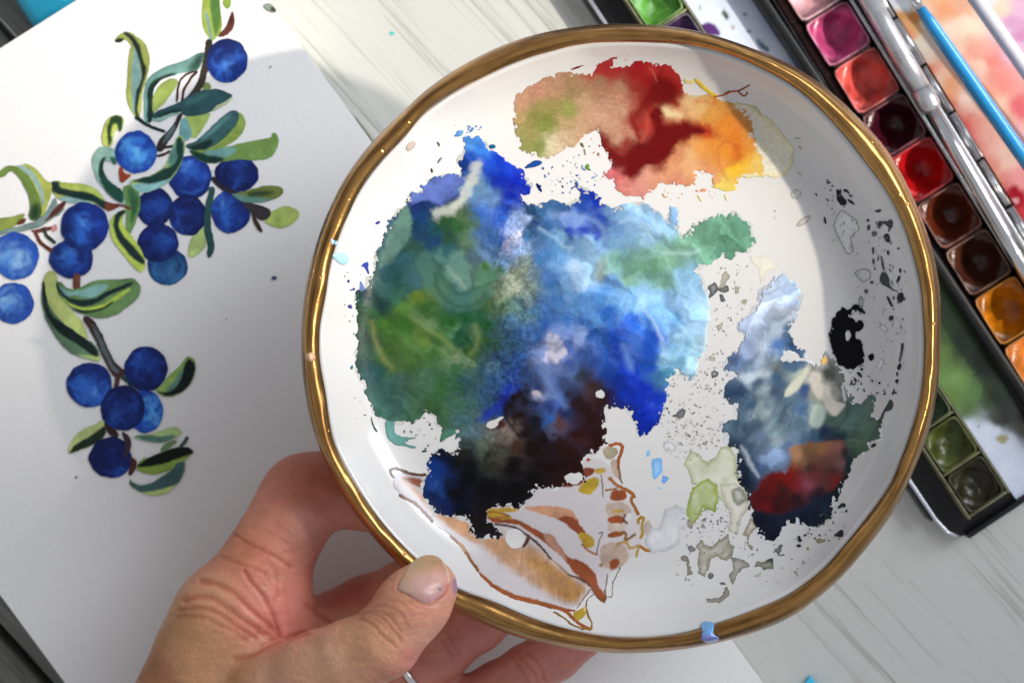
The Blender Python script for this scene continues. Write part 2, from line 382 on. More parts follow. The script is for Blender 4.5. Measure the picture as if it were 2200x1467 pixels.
def leafset():
    # upper right sprig
    paint('leaf', [(R1([(1060, 440), (1090, 430), (1112, 455), (1100, 485), (1060, 475)]), (110, 125, 70))])
    paint('leaf', [(R1([(1110, 590), (1090, 640), (1050, 700), (1020, 735), (970, 705), (955, 650), (975, 605), (1060, 600)]), (140, 160, 85))])
    paint('leaf', [(R1([(955, 610), (1000, 650), (1012, 705), (985, 745), (945, 730), (942, 690)]), (95, 140, 140))])
    paint('leaf', [(R1([(1070, -20), (1058, 60), (1062, 130), (1085, 180), (1105, 222), (1140, 205), (1168, 150), (1162, 80), (1152, -20)]), (165, 185, 80)),
                   (R1([(1102, -20), (1153, -20), (1160, 80), (1150, 150), (1130, 200), (1120, 140), (1108, 60)]), (85, 130, 60)),
                   (R1([(1072, 60), (1092, 62), (1108, 160), (1122, 225), (1103, 215), (1092, 140)]), (135, 170, 165))])
    paint('leaf', [(R1([(1180, -20), (1218, -20), (1212, 40), (1190, 50), (1168, 18)]), (150, 175, 75))])
    paint('leaf', [(R1([(1222, 52), (1237, 110), (1222, 160), (1190, 187), (1138, 202), (1160, 168), (1190, 138), (1206, 90)]), (110, 60, 52)),
                   (R1([(1218, 62), (1230, 110), (1200, 140), (1210, 90)]), (80, 38, 34))])
    stem(R1([(1098, 225), (1092, 300), (1078, 360), (1060, 430), (1025, 490), (985, 530)]), 15, (48, 42, 34), taper=False)
    stem(R1([(1020, 375), (960, 400), (935, 450), (930, 530)]), 5, (62, 32, 28)); stem(R1([(1035, 380), (988, 430), (965, 480), (958, 530)]), 6, (62, 32, 28))
    paint('leaf', [(R1([(1075, 275), (1060, 320), (1030, 370), (985, 380), (950, 388), (900, 402), (850, 418), (822, 435), (803, 475), (795, 540), (800, 620), (772, 655), (755, 620), (752, 540), (755, 480), (765, 430), (800, 390), (850, 360), (900, 340), (960, 320), (1010, 300), (1040, 280)]), (110, 152, 145)),
                   (R1([(1078, 272), (1062, 340), (1035, 375), (985, 372), (1010, 320), (1045, 285)]), (45, 75, 65), dict(soft=8)),
                   (R1([(930, 385), (900, 400), (860, 415), (825, 440), (805, 480), (800, 540), (810, 600), (792, 655), (768, 640), (775, 560), (768, 500), (783, 450), (808, 420), (850, 402), (900, 385)]), DK)])
    paint('leaf', [(R1([(942, 418), (925, 460), (880, 520), (840, 565), (808, 600), (798, 570), (803, 510), (825, 460), (860, 430), (900, 413)]), (140, 158, 82))])
    paint('leaf', [(R1([(600, 215), (625, 185), (655, 168), (690, 172), (720, 195), (750, 215), (775, 250), (788, 300), (785, 360), (770, 420), (750, 480), (745, 540), (738, 600), (725, 628), (700, 605), (675, 560), (660, 500), (668, 420), (672, 340), (680, 270), (690, 240), (665, 212), (640, 208), (620, 222)]), LG),
                   (R1([(705, 240), (722, 290), (735, 330), (745, 400), (730, 470), (715, 540), (708, 600), (695, 580), (690, 500), (690, 420), (695, 340), (700, 280)]), (125, 165, 165)),
                   (R1([(640, 175), (665, 168), (690, 185), (715, 210), (735, 240), (745, 290), (755, 330), (772, 350), (765, 400), (750, 440), (738, 490), (728, 530), (720, 600), (760, 640), (790, 660), (740, 640), (703, 610), (710, 530), (715, 480), (735, 440), (745, 400), (740, 350), (725, 300), (710, 255), (690, 215), (665, 190)]), DK),
                   (R1([(600, 215), (625, 200), (655, 202), (642, 222), (615, 229)]), DK)])
    stem(R1([(715, 620), (780, 660), (860, 690)]), 7, DK)
    paint('leaf', [(R1([(1228, 505), (1200, 548), (1130, 582), (1080, 605), (1090, 560), (1180, 500)]), (165, 175, 140)),])
    paint('leaf', [(R1([(795, 620), (830, 585), (900, 570), (960, 575), (940, 600), (880, 625), (840, 642), (800, 640)]), (120, 150, 140)),])
    paint('leaf', [(R1([(798, 612), (830, 580), (900, 555), (960, 530), (1010, 495), (1060, 475), (1120, 468), (1180, 478), (1228, 502), (1200, 525), (1150, 550), (1100, 592), (1060, 606), (1010, 612), (960, 608), (950, 580), (900, 590), (850, 605), (815, 630)]), (36, 68, 72), dict(var=.45)),
                   (R1([(960, 540), (1030, 500), (1110, 485), (1060, 520), (990, 560)]), (58, 98, 98), dict(soft=8, alpha=.7)),
                   (R1([(820, 610), (880, 580), (955, 572), (950, 590), (880, 600), (830, 625)]), DK, dict(soft=3))])
    berry(R1, (1192, 318), 109, 117, 'mid', (.0, .35), 1)
    # stem knot
    paint('stem', [(R1([(945, 590), (920, 640), (880, 690), (830, 740), (815, 790), (845, 805), (880, 755), (920, 700), (950, 640), (962, 600)]), (40, 34, 34)),
                   (R1([(915, 650), (870, 720), (850, 760), (880, 735), (925, 680)]), (80, 95, 100), dict(soft=3))])
    stem(R1([(830, 790), (870, 775), (912, 768)]), 6, (42, 32, 30)); stem(R1([(830, 822), (865, 812), (890, 797)]), 6, (58, 36, 30))
    paint('leaf', [(R1([(1255, 588), (1285, 610), (1292, 660), (1262, 722), (1200, 762), (1130, 792), (1085, 798), (1100, 740), (1200, 640)]), (120, 142, 66)),])
    paint('leaf', [(R1([(970, 765), (1010, 750), (1060, 720), (1110, 670), (1170, 610), (1220, 580), (1257, 590), (1252, 640), (1210, 700), (1150, 752), (1090, 787), (1040, 797), (1000, 787)]), (46, 80, 80)),
                   (R1([(1040, 735), (1110, 680), (1180, 620), (1225, 595), (1160, 660), (1100, 715)]), (80, 120, 120), dict(soft=7)),
                   (R1([(985, 772), (1040, 758), (1100, 735), (1122, 745), (1080, 790), (1030, 798)]), (14, 38, 34), dict(soft=2))])
    berry(R1, (1000, 935), 113, 116, 'mid', (-.1, -.55), 3); berry(R1, (1245, 915), 118, 95, 'dark', (.15, -.6), 4)
    paint('leaf', [(R1([(990, 795), (1060, 790), (1130, 790), (1220, 765), (1320, 740), (1400, 730), (1430, 722), (1425, 700), (1450, 696), (1467, 730), (1456, 790), (1420, 830), (1350, 846), (1270, 836), (1180, 852), (1100, 860), (1040, 838)]), (100, 130, 66)),
                   (R1([(1060, 802), (1200, 770), (1250, 785), (1190, 835), (1110, 822)]), (95, 140, 135), dict(soft=5)),
                   (R1([(985, 785), (1040, 800), (1110, 820), (1190, 830), (1150, 857), (1090, 860), (1040, 842)]), (16, 46, 40), dict(soft=2))])
    paint('leaf', [(R1([(1070, 1185), (1078, 1250), (1085, 1290), (1050, 1330), (1000, 1362), (985, 1330), (1000, 1260), (1030, 1220)]), (150, 170, 105))])
    berry(R1, (985, 1130), 98, 108, 'dark', (-.5, .4), 7); berry(R1, (880, 1400), 106, 100, 'teal', (.2, .3), 9)
    berry(R1, (815, 1090), 96, 105, 'dark', (-.1, -.1), 6); berry(R1, (830, 1275), 110, 103, 'dark', (.35, -.25), 8)
    paint('leaf', [(R1([(1100, 978), (1132, 985), (1125, 1040), (1108, 1100), (1105, 1180), (1125, 1260), (1125, 1320), (1100, 1364), (1085, 1340), (1090, 1280), (1070, 1200), (1075, 1100), (1090, 1030)]), (34, 68, 66))])
    berry(R1, (1212, 1112), 104, 115, 'mid', (-.45, -.45), 5)
    stem(R1([(1120, 940), (1150, 970), (1180, 995), (1230, 1015)]), 10, (34, 30, 40))
    paint('leaf', [(R1([(1310, 1000), (1380, 980), (1450, 972), (1492, 990), (1480, 1030), (1430, 1055), (1350, 1068), (1280, 1065), (1215, 1025), (1260, 1012)]), (100, 112, 52)),
                   (R1([(1200, 1010), (1290, 1032), (1400, 1045), (1450, 1045), (1340, 1072), (1270, 1062)]), (80, 122, 112), dict(soft=3)),
                   (R1([(1310, 1010), (1380, 1000), (1450, 1010), (1400, 1030), (1300, 1035)]), (34, 56, 36), dict(soft=6))])
    paint('leaf', [(R1([(1385, 1150), (1440, 1100), (1510, 1080), (1562, 1100), (1578, 1130), (1545, 1172), (1490, 1199), (1440, 1197), (1400, 1172)]), (150, 168, 90))])
    paint('stem', [(R1([(1265, 1058), (1380, 1082), (1428, 1100), (1420, 1150), (1370, 1162), (1330, 1130), (1290, 1090)]), (48, 44, 46))])
    paint('stem', [(R1([(1310, 1110), (1352, 1150), (1388, 1238), (1340, 1195)]), (52, 40, 30))])
    # middle
    paint('leaf', [(R1([(590, 608), (640, 606), (653, 640), (640, 692), (620, 670), (600, 700), (590, 762), (570, 777), (542, 762), (533, 720), (545, 660), (565, 628)]), (185, 195, 95)),
                   (R1([(585, 612), (620, 604), (648, 625), (642, 680), (628, 696), (615, 650), (592, 650), (582, 700), (592, 740), (572, 777), (563, 730), (560, 670), (575, 638)]), (28, 62, 34))])
    paint('leaf', [(R1([(530, 768), (580, 772), (612, 800), (602, 840), (570, 850), (545, 840), (530, 870), (545, 920), (580, 970), (630, 1010), (665, 1050), (672, 1078), (640, 1072), (590, 1042), (540, 992), (503, 930), (483, 870), (483, 820), (508, 785)]), (135, 172, 158)),
                   (R1([(540, 825), (557, 830), (540, 870), (545, 910), (575, 950), (605, 975), (642, 1000), (655, 1065), (620, 1062), (570, 1022), (533, 972), (513, 910), (518, 860)]), (22, 60, 48)),
                   (R1([(575, 820), (612, 830), (607, 872), (585, 856)]), (40, 88, 72))])
    berry(R1, (715, 800), 108, 113, 'bright', (.05, .1), 2)
    paint('leaf', [(R1([(640, 980), (690, 968), (727, 1000), (742, 1060), (727, 1130), (700, 1200), (682, 1237), (658, 1200), (663, 1120), (658, 1050)]), (92, 128, 70)),
                   (R1([(660, 990), (700, 985), (735, 1050), (715, 1130), (685, 1190), (690, 1100)]), (44, 82, 54), dict(soft=6))])
    paint('leaf', [(R1([(940, 708), (968, 720), (972, 800), (948, 870), (922, 920), (882, 962), (830, 992), (770, 1013), (718, 1006), (688, 976), (678, 948), (740, 940), (800, 922), (850, 890), (882, 850), (900, 790), (918, 740)]), (140, 168, 108)),
                   (R1([(690, 972), (740, 965), (830, 945), (905, 915), (880, 962), (820, 992), (760, 1012), (715, 1003)]), (120, 165, 165), dict(soft=2)),
                   (R1([(900, 780), (940, 740), (952, 800), (930, 850), (890, 880), (880, 850)]), (75, 118, 110), dict(soft=4)),
                   (R1([(930, 713), (962, 730), (968, 810), (942, 880), (902, 930), (860, 952), (800, 967), (740, 962), (688, 957), (740, 933), (810, 922), (850, 892), (892, 880), (932, 840), (925, 780)]), (18, 50, 42))])
    paint('sepal', [(R1([(625, 883), (640, 873), (652, 915), (698, 918), (662, 950), (635, 967), (622, 930)]), (130, 52, 28))])
    paint('leaf', [(R1([(600, 1130), (640, 1108), (662, 1098), (642, 1140), (647, 1180), (692, 1240), (742, 1310), (767, 1380), (762, 1422), (735, 1432), (700, 1402), (650, 1342), (600, 1282), (578, 1220), (578, 1160)]), (165, 182, 78)),
                   (R1([(610, 1118), (655, 1098), (662, 1120), (630, 1150), (620, 1190), (650, 1240), (700, 1290), (750, 1350), (767, 1387), (740, 1392), (690, 1352), (640, 1292), (603, 1230), (593, 1170)]), DK)])
    paint('leaf', [(R1([(265, 958), (300, 946), (340, 963), (400, 963), (460, 973), (510, 998), (545, 1040), (562, 1082), (520, 1072), (470, 1072), (400, 1067), (340, 1062), (300, 1042), (270, 1000)]), (172, 188, 90)),
                   (R1([(300, 1040), (350, 1030), (440, 1048), (512, 1076), (440, 1067), (380, 1067), (340, 1062)]), (140, 178, 178), dict(soft=2)),
                   (R1([(260, 970), (285, 948), (312, 960), (312, 985), (360, 995), (420, 1005), (480, 1015), (520, 1040), (562, 1055), (572, 1097), (550, 1102), (510, 1072), (440, 1052), (370, 1036), (310, 1026), (273, 1010)]), (16, 46, 44))])
    paint('sepal', [(R1([(548, 1055), (600, 1068), (642, 1075), (690, 1090), (680, 1108), (640, 1080), (610, 1097), (570, 1113), (553, 1095)]), (96, 46, 30))])
    # left sprig
    paint('leaf', [(R1([(120, 858), (160, 863), (202, 900), (238, 950), (272, 960), (268, 1030), (240, 1110), (215, 1150), (200, 1100), (190, 1020), (160, 950), (110, 900)]), (182, 192, 92))])
    paint('leaf', [(R1([(-30, 905), (0, 900), (40, 868), (100, 878), (150, 920), (190, 1000), (218, 1070), (222, 1130), (195, 1162), (148, 1152), (163, 1080), (148, 1010), (98, 930), (60, 890), (20, 932), (-30, 930)]), (112, 140, 66)),
                   (R1([(165, 1080), (200, 1060), (220, 1120), (195, 1162), (148, 1152)]), (26, 62, 38), dict(soft=9)),
                   (R1([(80, 870), (130, 898), (180, 960), (212, 1030), (228, 1100), (238, 1050), (217, 970), (172, 900), (120, 868)]), (150, 180, 172), dict(soft=2))])
    paint('leaf', [(R1([(-20, 1150), (60, 1140), (140, 1118), (112, 1160), (60, 1202), (-20, 1217)]), (150, 165, 80)), (R1([(75, 1180), (110, 1148), (142, 1145), (122, 1182)]), (96, 50, 34))])
    paint('stem', [(R1([(-20, 1222), (60, 1200), (130, 1180), (200, 1160), (230, 1130), (260, 1090), (285, 1033), (302, 1050), (302, 1090), (347, 1092), (320, 1122), (270, 1152), (220, 1192), (140, 1212), (70, 1222), (-20, 1240)]), (125, 150, 148)),
                   (R1([(300, 1078), (357, 1048), (332, 1100), (280, 1142), (225, 1172), (250, 1140)]), (92, 42, 32)), (R1([(150, 1215), (230, 1195), (280, 1190), (270, 1210), (200, 1225)]), (120, 62, 48))])
    paint('bud', [(R1([(270, 1195), (285, 1178), (302, 1190), (298, 1215), (278, 1222)]), (205, 150, 145))])
    berry(R1, (375, 1360), 118, 102, 'mid', (-.35, -.2), 11); berry(R1, (445, 1190), 128, 128, 'mid', (.05, -.15), 10)
    stem(R1([(188, 1225), (205, 1270), (240, 1300), (268, 1315)]), 7, (105, 48, 32)); stem(R1([(228, 1207), (252, 1250), (285, 1275)]), 7, (40, 60, 48))
    berry(R2, (75, 270), 120, 120, 'light', (-.3, -.2), 13); berry(R1, (82, 1345), 123, 126, 'light', (.1, .15), 12)
    # lower sprig
    stem(R2([(438, 120), (440, 160), (442, 200)]), 15, (96, 56, 44))
    paint('leaf', [(R2([(270, 88), (310, 83), (332, 130), (332, 200), (362, 260), (422, 320), (472, 380), (497, 440), (502, 485), (440, 470), (380, 420), (310, 360), (265, 290), (240, 200), (248, 130)]), (175, 188, 112)),])
    paint('leaf', [(R2([(250, 130), (238, 190), (238, 280), (268, 380), (318, 460), (368, 530), (430, 572), (520, 592), (572, 607), (577, 570), (540, 500), (480, 470), (400, 420), (320, 340), (268, 260)]), (88, 118, 90)),
                   (R2([(440, 560), (520, 575), (560, 560), (577, 580), (572, 607), (500, 590)]), (160, 180, 105), dict(soft=4)),
                   (R2([(245, 138), (260, 150), (264, 250), (292, 340), (352, 380), (432, 430), (502, 480), (547, 520), (567, 577), (545, 582), (480, 532), (400, 482), (328, 432), (278, 370), (253, 300), (238, 220)]), (14, 30, 28))])
    paint('leaf', [(R2([(325, 130), (400, 198), (470, 178), (530, 143), (620, 133), (700, 133), (760, 122), (802, 160), (810, 190), (782, 250), (720, 302), (650, 347), (570, 357), (500, 342), (430, 312), (370, 262), (325, 210)]), (88, 118, 72)),
                   (R2([(340, 168), (400, 205), (470, 195), (540, 165), (622, 158), (602, 202), (520, 242), (470, 236), (430, 222), (370, 237), (343, 210)]), (112, 152, 145), dict(soft=2)),
                   (R2([(320, 128), (337, 180), (382, 235), (452, 250), (532, 250), (602, 205), (682, 175), (757, 143), (767, 160), (702, 192), (632, 222), (562, 267), (500, 292), (430, 282), (368, 242), (322, 190)]), (14, 34, 32)),
                   (R2([(338, 225), (420, 290), (500, 300), (580, 285), (660, 230), (742, 183), (752, 195), (672, 250), (592, 300), (510, 316), (420, 302)]), (165, 185, 70)),
                   (R2([(408, 295), (500, 315), (580, 300), (657, 253), (642, 282), (560, 322), (480, 332), (430, 317)]), (16, 36, 26))])
    paint('stem', [(R2([(465, 345), (512, 345), (562, 400), (592, 470), (622, 540), (652, 600), (702, 640), (722, 680), (690, 697), (650, 692), (620, 640), (588, 580), (558, 510), (518, 430)]), (52, 34, 32)),
                   (R2([(520, 385), (555, 430), (590, 500), (620, 570), (650, 625), (690, 660), (660, 670), (620, 610), (580, 530), (545, 450)]), (76, 92, 96), dict(soft=3, rough=5))])
    stem(R2([(672, 690), (670, 715), (665, 745)]), 10, (70, 40, 34)); stem(R2([(700, 690), (730, 720), (750, 740)]), 8, (26, 56, 48))
    paint('leaf', [(R2([(885, 765), (930, 738), (960, 690), (1010, 650), (1040, 610), (1070, 573), (1102, 583), (1126, 620), (1112, 692), (1077, 757), (1020, 793), (960, 806), (920, 798)]), (120, 150, 78)),
                   (R2([(960, 760), (1010, 700), (1050, 640), (1070, 640), (1050, 700), (1000, 770), (940, 790)]), (80, 120, 110), dict(soft=4)),
                   (R2([(1082, 578), (1126, 625), (1112, 692), (1077, 757), (1010, 797), (950, 806), (887, 768), (960, 782), (1010, 752), (1042, 690), (1058, 620)]), (12, 22, 20))])
    berry(R2, (830, 890), 102, 126, 'bright', (.5, .1), 16)
    berry(R2, (835, 645), 126, 128, 'dark', (-.3, -.3), 14); berry(R2, (512, 738), 134, 128, 'mid', (.15, .35), 15)
    berry(R2, (705, 870), 128, 132, 'dark', (-.35, .35), 17)
    paint('leaf', [(R2([(393, 1127), (398, 1080), (438, 1020), (480, 988), (540, 968), (590, 938), (603, 960), (617, 1000), (582, 1052), (520, 1087), (440, 1117), (410, 1130)]), (160, 172, 110)),
                   (R2([(396, 1124), (430, 1080), (500, 1040), (560, 1000), (602, 963), (617, 1000), (582, 1052), (520, 1087), (440, 1117), (410, 1130)]), (18, 34, 20))])
    paint('leaf', [(R2([(755, 1030), (830, 1025), (900, 1010), (960, 983), (1010, 978), (1040, 1005), (1032, 1030), (980, 1052), (920, 1074), (850, 1062), (790, 1052)]), (150, 172, 115)),
                   (R2([(755, 1030), (850, 1022), (920, 1035), (1000, 1018), (1012, 1030), (960, 1062), (910, 1074), (840, 1062)]), (74, 110, 98))])
    paint('leaf', [(R2([(918, 1107), (943, 1075), (1000, 1053), (1017, 1065), (970, 1097), (930, 1128)]), (90, 118, 80))])
    stem(R2([(1035, 1090), (1055, 1065), (1068, 1040)]), 7, (48, 62, 66))
    berry(R2, (635, 1155), 123, 120, 'dark', (.55, .6), 18)
    paint('stem', [(R2([(585, 940), (650, 985), (682, 1020), (672, 1040), (640, 1032), (618, 1012)]), (40, 26, 26))])
    paint('stem', [(R2([(690, 998), (742, 1030), (757, 1090), (722, 1152), (700, 1162), (720, 1080), (708, 1040)]), (48, 34, 40))])
    paint('stem', [(R2([(735, 1135), (792, 1180), (767, 1240), (740, 1267), (733, 1230), (753, 1190)]), (66, 34, 32))])
    paint('leaf', [(R2([(773, 1217), (810, 1163), (870, 1150), (950, 1108), (1030, 1092), (1105, 1130), (1052, 1172), (980, 1222), (900, 1252), (830, 1247)]), (116, 142, 62)),
                   (R2([(785, 1197), (840, 1160), (900, 1135), (960, 1110), (1030, 1088), (1092, 1098), (1117, 1130), (1070, 1142), (1010, 1162), (940, 1192), (860, 1207), (800, 1212)]), (10, 14, 12))])
    paint('leaf', [(R2([(738, 1263), (760, 1300), (810, 1315), (870, 1300), (930, 1260), (990, 1220), (1008, 1180), (1052, 1168), (1062, 1210), (1032, 1290), (1010, 1310), (970, 1352), (910, 1373), (840, 1368), (760, 1330)]), (160, 180, 110)),
                   (R2([(736, 1263), (760, 1300), (810, 1315), (870, 1300), (930, 1260), (990, 1220), (1008, 1180), (1052, 1168), (1062, 1210), (1032, 1290), (1000, 1312), (930, 1332), (860, 1352), (800, 1352), (748, 1322)]), (52, 80, 80))])
    for c, r, col in [((589, 597), 4.5, (60, 70, 100)), ((486, 686), 2, (150, 140, 150)), ((164, 1025), 2.2, (30, 30, 40)), ((581, 144), 2, (40, 50, 80))]:
        paint('splash', [([(c[0]+r*math.cos(a)*1.4, c[1]+r*math.sin(a)) for a in np.arange(7)*.9], col, dict(smoothp=1, rough=.5))])
    paint('splash', [(R1([(1385, 30), (1400, 15), (1425, 22), (1440, 40), (1455, 66), (1425, 62), (1400, 52)]), (165, 185, 165)), (R1([(1418, 38), (1440, 38), (1457, 68), (1425, 62)]), (58, 66, 52))])
leafset()
M_dot = plain('teal_paint', (30, 190, 185), .5)
# ------------------------------------------------------------------ the plate held above the board
PC = (1334.0, 725.0)
def polar(pts, n=360):
    p = np.asarray(pts, float)-np.array(PC); a = np.arctan2(p[:, 1], p[:, 0]); r = np.hypot(p[:, 0], p[:, 1]); o = np.argsort(a); a = a[o]; r = r[o]
    t = np.arange(n)/n*2*np.pi-np.pi
    R = np.interp(t, np.concatenate([a-2*np.pi, a, a+2*np.pi]), np.concatenate([r, r, r]))
    k = np.exp(-(np.arange(-6, 7)/3.0)**2); k /= k.sum()
    return np.convolve(np.concatenate([R[-6:], R, R[:6]]), k, 'valid')
OUT = polar([(1599, 98), (1692, 135), (1784, 196), (1845, 255), (1907, 322), (1968, 442), (2001, 534), (2019, 626), (2020, 718), (2020, 760), (2016, 828), (1996, 927), (1960, 1019), (1926, 1087), (1861, 1176), (1785, 1261), (1690, 1330), (1591, 1367), (1502, 1387), (1400, 1400), (1262, 1397), (1123, 1370), (980, 1310), (866, 1222), (775, 1122), (708, 1012), (682, 950), (667, 906), (652, 812), (647, 719), (652, 650), (671, 550), (700, 462), (740, 382), (786, 320), (856, 249), (930, 182), (1031, 121), (1132, 81), (1233, 60), (1300, 52), (1380, 52), (1490, 65)])
INN = polar([(1250, 94), (1318, 90), (1409, 91), (1500, 101), (1568, 118), (1636, 148), (1705, 186), (1752, 226), (1815, 294), (1861, 353), (1907, 414), (1939, 479), (1964, 559), (1979, 626), (1984, 703), (1985, 760), (1981, 828), (1964, 903), (1936, 982), (1916, 1036), (1868, 1101), (1820, 1162), (1761, 1227), (1690, 1278), (1622, 1306), (1526, 1340), (1468, 1358), (1400, 1367), (1300, 1365), (1205, 1346), (1061, 1289), (985, 1265), (885, 1193), (823, 1127), (751, 1017), (718, 955), (700, 835), (687, 775), (686, 700), (700, 640), (712, 557), (731, 505), (755, 446), (780, 400), (823, 345), (872, 296), (896, 259), (957, 212), (1024, 175), (1098, 141), (1199, 108)])
ANG = np.arange(360)/360*2*np.pi-np.pi
def rin(a): return np.interp(a, np.append(ANG, np.pi), np.append(INN, INN[0]))
def rout(a): return np.interp(a, np.append(ANG, np.pi), np.append(OUT, OUT[0]))
ZRIM, ZFL = .0885, .0720
def zdish(x, y):
    """height of the glazed inside of the plate at a photo pixel"""
    x = np.asarray(x, float); y = np.asarray(y, float); a = np.arctan2(y-PC[1], x-PC[0]); r = np.hypot(x-PC[0], y-PC[1]); ri = rin(a); ro = rout(a)
    d = np.clip((ri-r)/150.0, -.3, 1); zi = ZRIM-.0026
    wall = ZFL+(zi-ZFL)*(1-np.clip(d, 0, 1))**2.2
    f = np.clip((r-ri)/np.maximum(ro-ri, 1), 0, 1)
    gold = zi+.0028*np.sin(np.clip(f*1.6, 0, 1.0)*np.pi/2)**.8-.0045*np.clip(f-.62, 0, 1)**2*6
    return np.where(r < ri, wall, gold)
plate = empty('plate', tuple(p3(1334, 725, .068)))
tag(plate, 'round white ceramic plate with a gold rim, crusted with mixed watercolours', 'plate')

M_glaze = plain('white_glaze', (.70, .69, .675), .16, bump=(160, .06, .0005, 3), coat=.3, spec=.5)
def ring_mesh(name, rings, mat, parent, close=None):
    """rings: list of (r[n], z[n]) in photo pixels"""
    n = 720; a = np.arange(n)/n*2*np.pi-np.pi; V = []
    for rf, zf in rings:
        r = rf(a); V.append(P(PC[0]+r*np.cos(a), PC[1]+r*np.sin(a), zf(a)))
    m = len(V); V = np.concatenate(V); i = np.arange(n); j = (i+1) % n
    q = np.concatenate([np.stack([k*n+i, (k+1)*n+i, (k+1)*n+j, k*n+j], 1) for k in range(m-1)])
    if close is not None: q = np.concatenate([q, np.stack([(m-1)*n+i, i, j, (m-1)*n+j], 1)])
    polys = [q]
    return link(name, mesh_np(name, V, polys), mat, parent)
def wob(a, seed, amp): return amp*fbm(np.cos(a)*100+300, np.sin(a)*100+300, 45, seed, 4, .6)
rings = []
for k in range(41):                                   # inside: centre to the gold edge
    f = (k/40)**.7
    rings.append((lambda a, f=f: rin(a)*max(f, .002), lambda a, f=f: zdish(PC[0]+rin(a)*f*.9999*np.cos(a), PC[1]+rin(a)*f*.9999*np.sin(a))))
und = [(-2, -.0075), (-14, -.010), (-60, -.0150), (-130, -.0185), (-220, -.0205)]
rings.append((lambda a: rin(a)+3, lambda a: np.full(a.shape, ZRIM-.0045)))
for d, z in und: rings.append((lambda a, d=d: rout(a)+d, lambda a, z=z: np.full(a.shape, ZRIM+z)))
rings.append((lambda a: rout(a)*.02, lambda a: np.full(a.shape, ZRIM-.0205)))
ring_mesh('dish', rings, M_glaze, plate)

# the gold lustre band round the edge
mg, nt, b = mat_new('gold_lustre'); L = nt.links.new
b.inputs['Metallic'].default_value = 1.0
tc = N(nt, 'ShaderNodeTexCoord')
nz = N(nt, 'ShaderNodeTexNoise'); nz.inputs['Scale'].default_value = 120; nz.inputs['Detail'].default_value = 8; L(tc.outputs['Object'], nz.inputs['Vector'])
r = N(nt, 'ShaderNodeValToRGB'); r.color_ramp.elements[0].position = .3; r.color_ramp.elements[1].position = .7
r.color_ramp.elements[0].color = (.13, .055, .018, 1); r.color_ramp.elements[1].color = (.56, .31, .10, 1); gv = N(nt, 'ShaderNodeVertexColor'); gv.layer_name = 'Col'; gm = N(nt, 'ShaderNodeMath', operation='MULTIPLY_ADD'); L(gv.outputs[0], gm.inputs[0]); gm.inputs[1].default_value = .75
gh = N(nt, 'ShaderNodeMath', operation='MULTIPLY'); L(nz.outputs[0], gh.inputs[0]); gh.inputs[1].default_value = .30; L(gh.outputs[0], gm.inputs[2])
L(gm.outputs[0], r.inputs[0]); L(r.outputs[0], b.inputs['Base Color'])
mr = N(nt, 'ShaderNodeMapRange'); mr.inputs['To Min'].default_value = .42; mr.inputs['To Max'].default_value = .16; L(gm.outputs[0], mr.inputs[0]); L(mr.outputs[0], b.inputs['Roughness'])
vo = N(nt, 'ShaderNodeTexVoronoi'); vo.inputs['Scale'].default_value = 330; vo.inputs['Randomness'].default_value = 1; L(tc.outputs['Object'], vo.inputs['Vector'])
pit = N(nt, 'ShaderNodeMapRange'); pit.inputs['From Min'].default_value = 0; pit.inputs['From Max'].default_value = .16; L(vo.outputs['Distance'], pit.inputs[0])
fine = N(nt, 'ShaderNodeTexNoise'); fine.inputs['Scale'].default_value = 1100; fine.inputs['Detail'].default_value = 5; L(tc.outputs['Object'], fine.inputs['Vector'])
b1 = N(nt, 'ShaderNodeBump'); b1.inputs['Strength'].default_value = .9; b1.inputs['Distance'].default_value = .00018; L(pit.outputs[0], b1.inputs['Height'])
b2 = N(nt, 'ShaderNodeBump'); b2.inputs['Strength'].default_value = .18; b2.inputs['Distance'].default_value = .00015; L(fine.outputs[0], b2.inputs['Height']); L(b1.outputs[0], b2.inputs['Normal']); L(b2.outputs[0], b.inputs['Normal'])
rings = []
prof0 = [(1.0, -.0026), (.97, -.0019), (.86, -.0010), (.68, -.00025), (.50, .0), (.36, -.0004), (.22, -.0014), (.10, -.0028), (.03, -.0046), (0, -.0062), (.02, -.0078)]
prof = []
for (fa, za), (fb, zb) in zip(prof0[:-1], prof0[1:]): prof += [(fa, za), ((fa+fb)/2, (za+zb)/2)]
prof.append(prof0[-1])
for q, (f, z) in enumerate(prof):
    rings.append((lambda a, f=f: rout(a)+(rin(a)-rout(a))*f+(wob(a, 5, 4.0) if f > .9 else 0)+wob(a, 8, 3.0),
                  lambda a, z=z, f=f: ZRIM+z+.00025+wob(a, 21, .0011)*math.sin(math.pi*min(max(f, 0), 1))+.0002*fbm(np.cos(a)*300+400, np.sin(a)*300+400+f*60, 20, 31, 3)))
go = ring_mesh('gold_rim', rings, mg, plate)
na = 720; aa = np.tile(np.arange(na)/na*2*np.pi, len(prof)); ff = np.repeat(np.arange(len(prof))*1.0, na)
bx_ = np.cos(aa)*150+400; by_ = np.sin(aa)*150+400                       # long brush drags that follow the rim
gk = .55*fbm(bx_+ff*37.0, by_+ff*11.0, 26, 81, 4, .6)+.6*fbm(bx_*1.0+np.floor(ff/3)*90, by_, 60, 82, 3)
ga = go.data.color_attributes.new('Col', 'FLOAT_COLOR', 'POINT'); c4 = np.ones((len(gk), 4), np.float32); c4[:, :3] = np.clip(.5+.62*gk, 0, 1)[:, None]; ga.data.foreach_set('color', c4.ravel())

